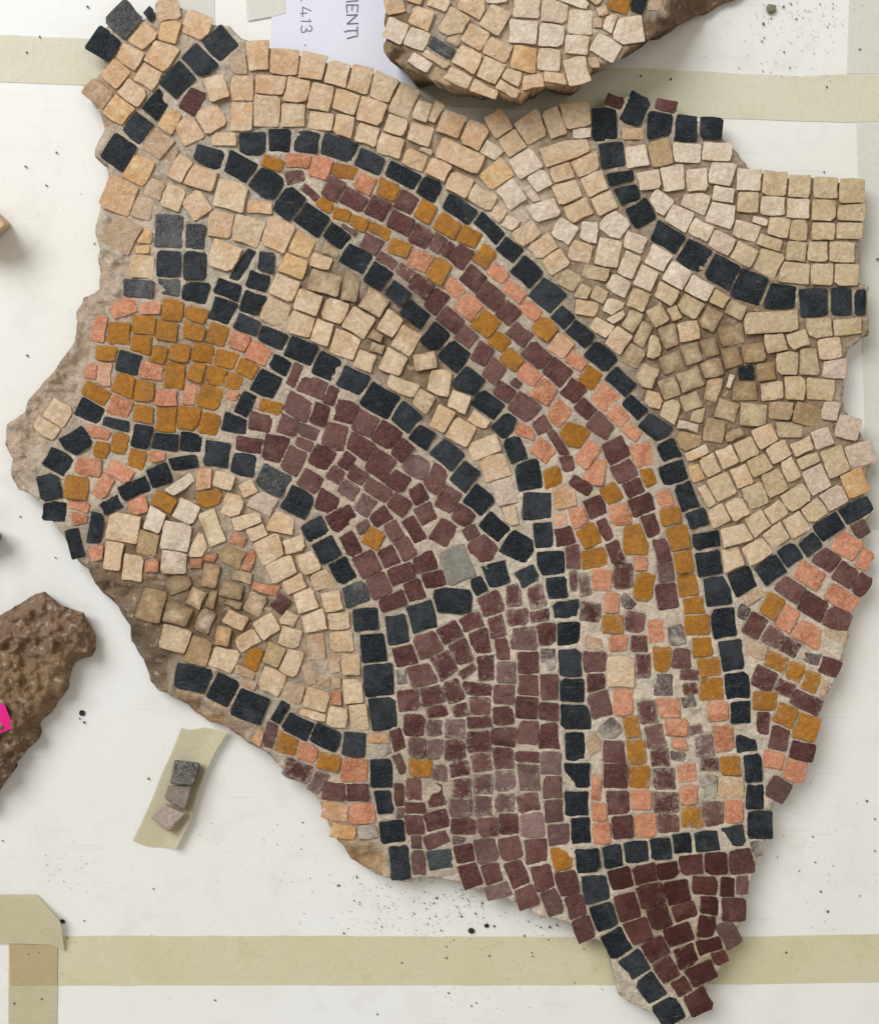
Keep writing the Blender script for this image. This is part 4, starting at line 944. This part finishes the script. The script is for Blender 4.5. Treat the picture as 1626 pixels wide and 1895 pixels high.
def fragment(name, key, ht, outline, label, tones, default, seed, parent_px, edge=3.4, **kw):
    T = [t for t in TILES if t[6] == key]
    loc = P(*parent_px, 0.0)
    root = empty(name, loc)
    tag(root, label, 'mosaic fragment')
    polys = shapes(T)
    r = random.Random(seed)
    rough_polys = []; deep = []
    uf = kw.pop('undf', und)
    n = 0
    for t, pl in zip(T, polys):
        if len(pl) < 3: continue
        a = abs(sum(pl[i - 1][0] * pl[i][1] - pl[i][0] * pl[i - 1][1] for i in range(len(pl)))) / 2
        if a < 60: continue
        res = tessera(KIND[t[2]], pl, t[2], t[0], t[1], ht + float(uf(t[0], t[1])) - (0.0006 if t[2] in 'hq' else 0), root, r, tilt=0.10 if t[2] in 'dvcq' else 0.07, origin=loc)
        if res: rough_polys.append(res[1]); deep.append({'c': 1, 'p': .7, 'y': .7, 'w': .8, 'b': 1, 'd': .5, 'v': .6, 'r': .9, 'o': .25}.get(t[2], 0))
    bed('mortar_bed', outline, rough_polys, ht, 4.0, tones, default, root, edge, seed, origin=loc, undf=uf, deep=deep, **kw)
    return root

big = fragment('mosaic_fragment', 'P', HT, OUTLINE,
         'large mosaic fragment of black, cream, maroon and ochre tesserae filling the picture', TONES, (0.52, 0.44, 0.34), 31, (800, 950),
         slope=0.20, maxdrop=0.008, rough=1.7, slopes=[(270, 1220, 90, .9), (400, 1320, 90, 1.0), (640, 1560, 80, .6), (190, 1080, 70, .6), (500, 1390, 60, .8), (1160, 1830, 50, .8)])

# second fragment, at the top
OUT2 = [(712,-60),(714,60),(712,95),(740,117),(785,142),(830,158),(886,162),(930,177),(962,185),(985,166),(1036,154),(1078,153),(1103,120),(1133,118),(1164,92),(1200,72),(1240,52),(1290,30),(1352,2),(1420,-40),(1420,-150),(712,-150)]
flat = lambda x, y: 0 * np.asarray(x, float) + 0.0
top = fragment('mosaic_fragment', 'F', 0.034, OUT2,
         'smaller pale mosaic fragment cut off by the top edge, with a rough brown broken side', 
         [(725, 40, 40, (0.20, 0.125, 0.06)), (760, 110, 40, (0.27, 0.19, 0.11)), (850, 150, 40, (0.52, 0.38, 0.24)), (950, 165, 40, (0.46, 0.30, 0.16)), (1270, 30, 60, (0.12, 0.07, 0.035)), (1200, 60, 40, (0.13, 0.08, 0.04)), (1350, 0, 60, (0.15, 0.09, 0.045)), (1080, 140, 40, (0.35, 0.22, 0.12)), (830, 80, 40, GREY)],
         (0.46, 0.38, 0.28), 57, (1000, 0), slope=0.10, maxdrop=0.03, rough=1.3, edge=5.0, undf=flat, slopes=[(722, 10, 26, 2.2), (725, 60, 28, 2.0), (745, 105, 34, 1.6), (1280, 20, 70, 1.3), (1370, -20, 80, 1.0)], wall_in=34)

# brown lump of backing mortar at the left edge
root = empty('mortar_lump', P(40, 1280, 0))
tag(root, 'brown rough lump of backing mortar at the left edge beneath a pink tag', 'mortar lump')
OUT3 = [(-90,1150),(0,1142),(25,1125),(48,1112),(66,1098),(84,1094),(96,1104),(113,1120),(132,1126),(152,1134),(168,1158),(175,1180),(178,1197),(166,1214),(140,1224),(130,1245),(124,1275),(98,1318),(78,1336),(70,1366),(40,1402),(20,1430),(0,1462),(-30,1500),(-90,1500)]
def lump(x, y):
    d = np.full(np.shape(x), 1e3)
    for (x0, y0), (x1, y1) in zip(OUT3, OUT3[1:]):
        L2 = (x1 - x0) ** 2 + (y1 - y0) ** 2
        t = np.clip(((x - x0) * (x1 - x0) + (y - y0) * (y1 - y0)) / L2, 0, 1)
        d = np.minimum(d, np.hypot(x - x0 - t * (x1 - x0), y - y0 - t * (y1 - y0)))
    e = np.clip(d / 42, 0, 1)
    return -0.008 * (1 - e) ** 2 + 0.0024 * vnoise(x, y, 60, 71) + 0.0024 * vnoise(x, y, 24, 72) + 0.0019 * vnoise(x, y, 11, 73) + 0.0008 * vnoise(x, y, 6, 74)
bed('mortar_body', OUT3, [], 0.016, 2.6, [(60, 1160, 60, (0.25, 0.165, 0.115)), (60, 1270, 60, (0.27, 0.185, 0.10)), (20, 1370, 60, (0.21, 0.135, 0.085)), (140, 1180, 40, (0.24, 0.16, 0.085))],
    (0.24, 0.16, 0.10), root, 3.0, 77, slope=0, maxdrop=0, rough=1.2, origin=P(40, 1280, 0), undf=lump, wall_in=8, pebbles=30)

def pink():
    t = NT('pink_card'); n = t.noise(300, 2)
    t.bump(n, 0.1, 0.0002)
    return t.out((0.72, 0.012, 0.22), 0.55, 0.3)
pk = [(-70, 1309, .0205), (8, 1302, .0200), (27, 1347, .0186), (0, 1357, .0190), (-66, 1372, .0205)]
v = [P(x, y, z) for x, y, z in pk] + [P(x, y, z - .0005) for x, y, z in pk]
pc = mesh_obj('paper_tag', v, [(4, 3, 2, 1, 0), (5, 6, 7, 8, 9)] + [(i, (i + 1) % 5, 5 + (i + 1) % 5, 5 + i) for i in range(5)], pink())
tag(pc, 'bright pink paper tag lying on the brown mortar lump', 'tag')

# ------------------------------------------------------------------ loose tesserae, edge pieces, crumbs
def block(name, quad, z0, h, mat, label, cat, group=None, taper=0.9, seed=1, wear=(0.1, 0.2, 0.5), shift=(0, 0)):
    """a knocked-about stone cube: quad in px is its top face"""
    r = random.Random(seed)
    pts = roughen(quad, r, (0.08, 0.2), 1.2)
    n = len(pts); cx = sum(p[0] for p in pts) / n; cy = sum(p[1] for p in pts) / n
    v = []
    for k, dz in ((.88, 0.0), (1.0, -.0009), (1.02, -h * .55), (taper, -h)):
        for px, py in pts:
            q = -dz / h
            v.append(P(cx + (px - cx) * k + shift[0] * q, cy + (py - cy) * k + shift[1] * q, z0 + h + dz + r.uniform(-.00012, .00012)))
    f = []
    for L in range(3):
        for i in range(n):
            j = (i + 1) % n; f.append((L * n + i, (L + 1) * n + i, (L + 1) * n + j, L * n + j))
    v.append(P(cx, cy, z0 + h + .0002)); c = len(v) - 1
    f += [(c, i, (i + 1) % n) for i in range(n)]; f.append(tuple(range(3 * n, 4 * n))[::-1])
    import bmesh
    o = mesh_obj(name, v, f, mat)
    bm = bmesh.new(); bm.from_mesh(o.data); bmesh.ops.recalc_face_normals(bm, faces=bm.faces); bm.to_mesh(o.data); bm.free()
    at = o.data.color_attributes.new('wear', 'FLOAT_COLOR', 'POINT')
    at.data.foreach_set('color', [x for _ in v for x in (*wear, 1.0)])
    return tag(o, label, cat, group)
G3 = 'loose tesserae on the short tape'
block('loose_tessera', [(323, 1407), (371, 1412), (359, 1455), (315, 1450)], .0007, .010, stone('loose_dark_stone', (0.10, 0.09, 0.075), (0.17, 0.155, 0.13), (0.06, 0.055, 0.05), (0.45, 0.42, 0.38), .5),
      'dark speckled grey loose tessera, uppermost of three on the short tape', 'tessera', G3, seed=3)
block('loose_tessera', [(313, 1453), (356, 1456), (342, 1500), (304, 1477)], .0007, .010, stone('loose_grey_stone', (0.22, 0.18, 0.15), (0.29, 0.24, 0.21), None, (0.36, 0.31, 0.27), .3),
      'grey brown loose tessera in the middle of three on the short tape', 'tessera', G3, seed=4)
block('loose_tessera', [(303, 1486), (345, 1505), (313, 1540), (279, 1513)], .0007, .009, stone('loose_rose_stone', (0.40, 0.31, 0.26), (0.45, 0.36, 0.31), None, (0.5, 0.42, 0.37), .2),
      'pinkish beige loose tessera, lowest of three on the short tape', 'tessera', G3, seed=5)
block('stone_block', [(-60, 452), (-60, 350), (-12, 392), (13, 415), (-8, 436)], .0003, .022, M['p'],
      'corner of a tan stone block cut off by the left edge', 'stone block', seed=6, taper=1.25)
block('dark_stone', [(-60, 1030), (-60, 965), (-8, 978), (5, 992), (-4, 1008)], .0003, .012, M['h'],
      'rounded edge of a dark grey stone cut off by the left edge', 'stone', seed=8)

def pebble(x, y, rx, mat, label, seed, flatk=.6):
    r = random.Random(seed); v = []; f = []; n = 9
    rings = [(.55, .1), (1.0, .45), (.85, .8), (.4, 1.0)]
    z0 = .0004
    for k, zz in rings:
        for i in range(n):
            a = i / n * 2 * math.pi; q = k * rx * r.uniform(.85, 1.15)
            v.append(P(x + math.cos(a) * q, y + math.sin(a) * q * .9, z0 + zz * rx * S * 2 * flatk))
    for L in range(3):
        for i in range(n):
            j = (i + 1) % n; f.append((L * n + i, L * n + j, (L + 1) * n + j, (L + 1) * n + i))
    f.append(tuple(range(3 * n, 4 * n))); f.append(tuple(range(n))[::-1])
    o = mesh_obj('pebble', v, f, mat)
    import bmesh
    bm = bmesh.new(); bm.from_mesh(o.data); bmesh.ops.recalc_face_normals(bm, faces=bm.faces); bm.to_mesh(o.data); bm.free()
    at = o.data.color_attributes.new('wear', 'FLOAT_COLOR', 'POINT')
    at.data.foreach_set('color', [q for _ in v for q in (.2, .1, .5, 1.0)])
    return tag(o, label, 'pebble')
pebble(1426, 16, 10, stone('pebble_stone', (0.22, 0.19, 0.13), (0.27, 0.235, 0.17)), 'round grey brown pebble right of the top fragment', 1, .45)
DARKG = NT('dark_grit').out((0.075, 0.058, 0.042), 0.8, 0.3)
GRIT = NT('brown_grit').out((0.20, 0.15, 0.10), 0.85, 0.2)
pebble(872, 1723, 6, M['k'], 'black pebble just above the lower tape strip', 2, .5)
pebble(900, 1713, 4.5, M['k'], 'small flat black chip right of the black pebble', 3, .4)
pebble(152, 1320, 6, M['k'], 'black chip on the board right of the brown mortar lump', 4, .3)
pebble(116, 1705, 5, M['k'], 'black speck at the tip of the lifted tape', 5, .5)

def crumbs(name, spots, mat, label):
    V = []; F = []
    r = random.Random(9)
    for x, y, q in spots:
        k = len(V); z = 0.0005
        h = q * S * 1.0
        w = [(math.cos(a), math.sin(a)) for a in [i * 2 * math.pi / 5 + r.uniform(-.3, .3) for i in range(5)]]
        q *= .85
        for cx, cy in w: V.append(P(x + cx * q * r.uniform(.7, 1.2), y + cy * q * r.uniform(.7, 1.2), z))
        for cx, cy in w: V.append(P(x + cx * q * .6, y + cy * q * .6, z + h))
        for i in range(5):
            j = (i + 1) % 5; F.append((k + i, k + 5 + i, k + 5 + j, k + j))
        F.append((k + 5, k + 6, k + 7, k + 8, k + 9)[::-1])
    o = mesh_obj(name, V, F, mat)
    import bmesh
    bm = bmesh.new(); bm.from_mesh(o.data); bmesh.ops.recalc_face_normals(bm, faces=bm.faces); bm.to_mesh(o.data); bm.free()
    return tag(o, label, 'crumbs', kind='stuff')
dark = [(50, 97, 2.6), (162, 12, 3), (74, 68, 2.5), (48, 308, 3), (105, 282, 2.6), (86, 343, 2.5), (51, 658, 3), (175, 451, 2), (38, 956, 2.2), (103, 1032, 2), (275, 1441, 3), (156, 1337, 3.5), (148, 1330, 2), (560, 1522, 2),
        (1449, 12, 2.8), (1463, 7, 2.4), (1412, 44, 3.2), (1473, 35, 2.2), (1426, 34, 2), (1241, 146, 3.2), (1186, 140, 2.6), (1529, 161, 2.8), (1524, 318, 2.2), (1409, 76, 2), (1450, 96, 2), (1590, 91, 2.5), (1623, 480, 3.5), (1461, 125, 2),
        (706, 1715, 2.4), (816, 1722, 2.2), (853, 1696, 2.6), (905, 1769, 2.6), (743, 1782, 2.4), (826, 1752, 2), (826, 1773, 2.4), (914, 1714, 3), (892, 1672, 2.8), (880, 1691, 2.4), (970, 1732, 2.4), (808, 1662, 3), (636, 1727, 2.4), (626, 1639, 3), (660, 1624, 2.2), (655, 1667, 2),
        (830, 1838, 2.2), (872, 1862, 2.2), (881, 1856, 2), (698, 1877, 2), (1017, 1716, 3.2), (1030, 1712, 2.8), (984, 1763, 2), (1503, 1548, 2), (1438, 1586, 2), (1518, 1650, 2.8), (1531, 1687, 3), (1454, 1763, 2.6), (1603, 1482, 3), (1618, 1516, 2.4), (1618, 1575, 2.4), (1508, 1596, 2), (1590, 1658, 2), (1478, 1612, 2),
        (27, 1857, 2.6), (78, 1849, 2.4), (48, 1741, 2.4), (80, 1724, 3), (284, 1645, 2), (156, 1704, 2), (53, 1766, 2.2), (73, 1763, 2), (5, 1556, 2), (398, 1851, 2.2), (1080, 1756, 2), (1000, 1716, 2), (985, 1770, 2), (1325, 1760, 1.5)]
fine = []
r = random.Random(4)
for cx, cy, sx, sy, n in [(830, 1670, 60, 32, 230), (760, 1690, 70, 35, 160), (1460, 50, 55, 40, 150), (1500, 20, 60, 14, 60), (640, 1650, 50, 40, 60), (1540, 1600, 60, 90, 50), (40, 1790, 30, 30, 40), (85, 1770, 25, 20, 30), (1010, 1715, 25, 12, 25), (140, 1600, 40, 30, 30), (1000, 1780, 160, 30, 50), (850, 1850, 60, 25, 25), (120, 300, 70, 160, 22), (480, 1600, 120, 90, 40), (1450, 130, 80, 40, 40), (860, 1655, 10, 10, 40)]:
    for _ in range(n): fine.append((r.gauss(cx, sx), r.gauss(cy, sy), min(1.9, .45 + r.expovariate(2.8))))
crumbs('dark_crumbs', dark, DARKG, 'scattered dark crumbs of earth on the white board')
crumbs('fine_grit', fine, GRIT, 'fine brown grit dusted on the board below the fragments')
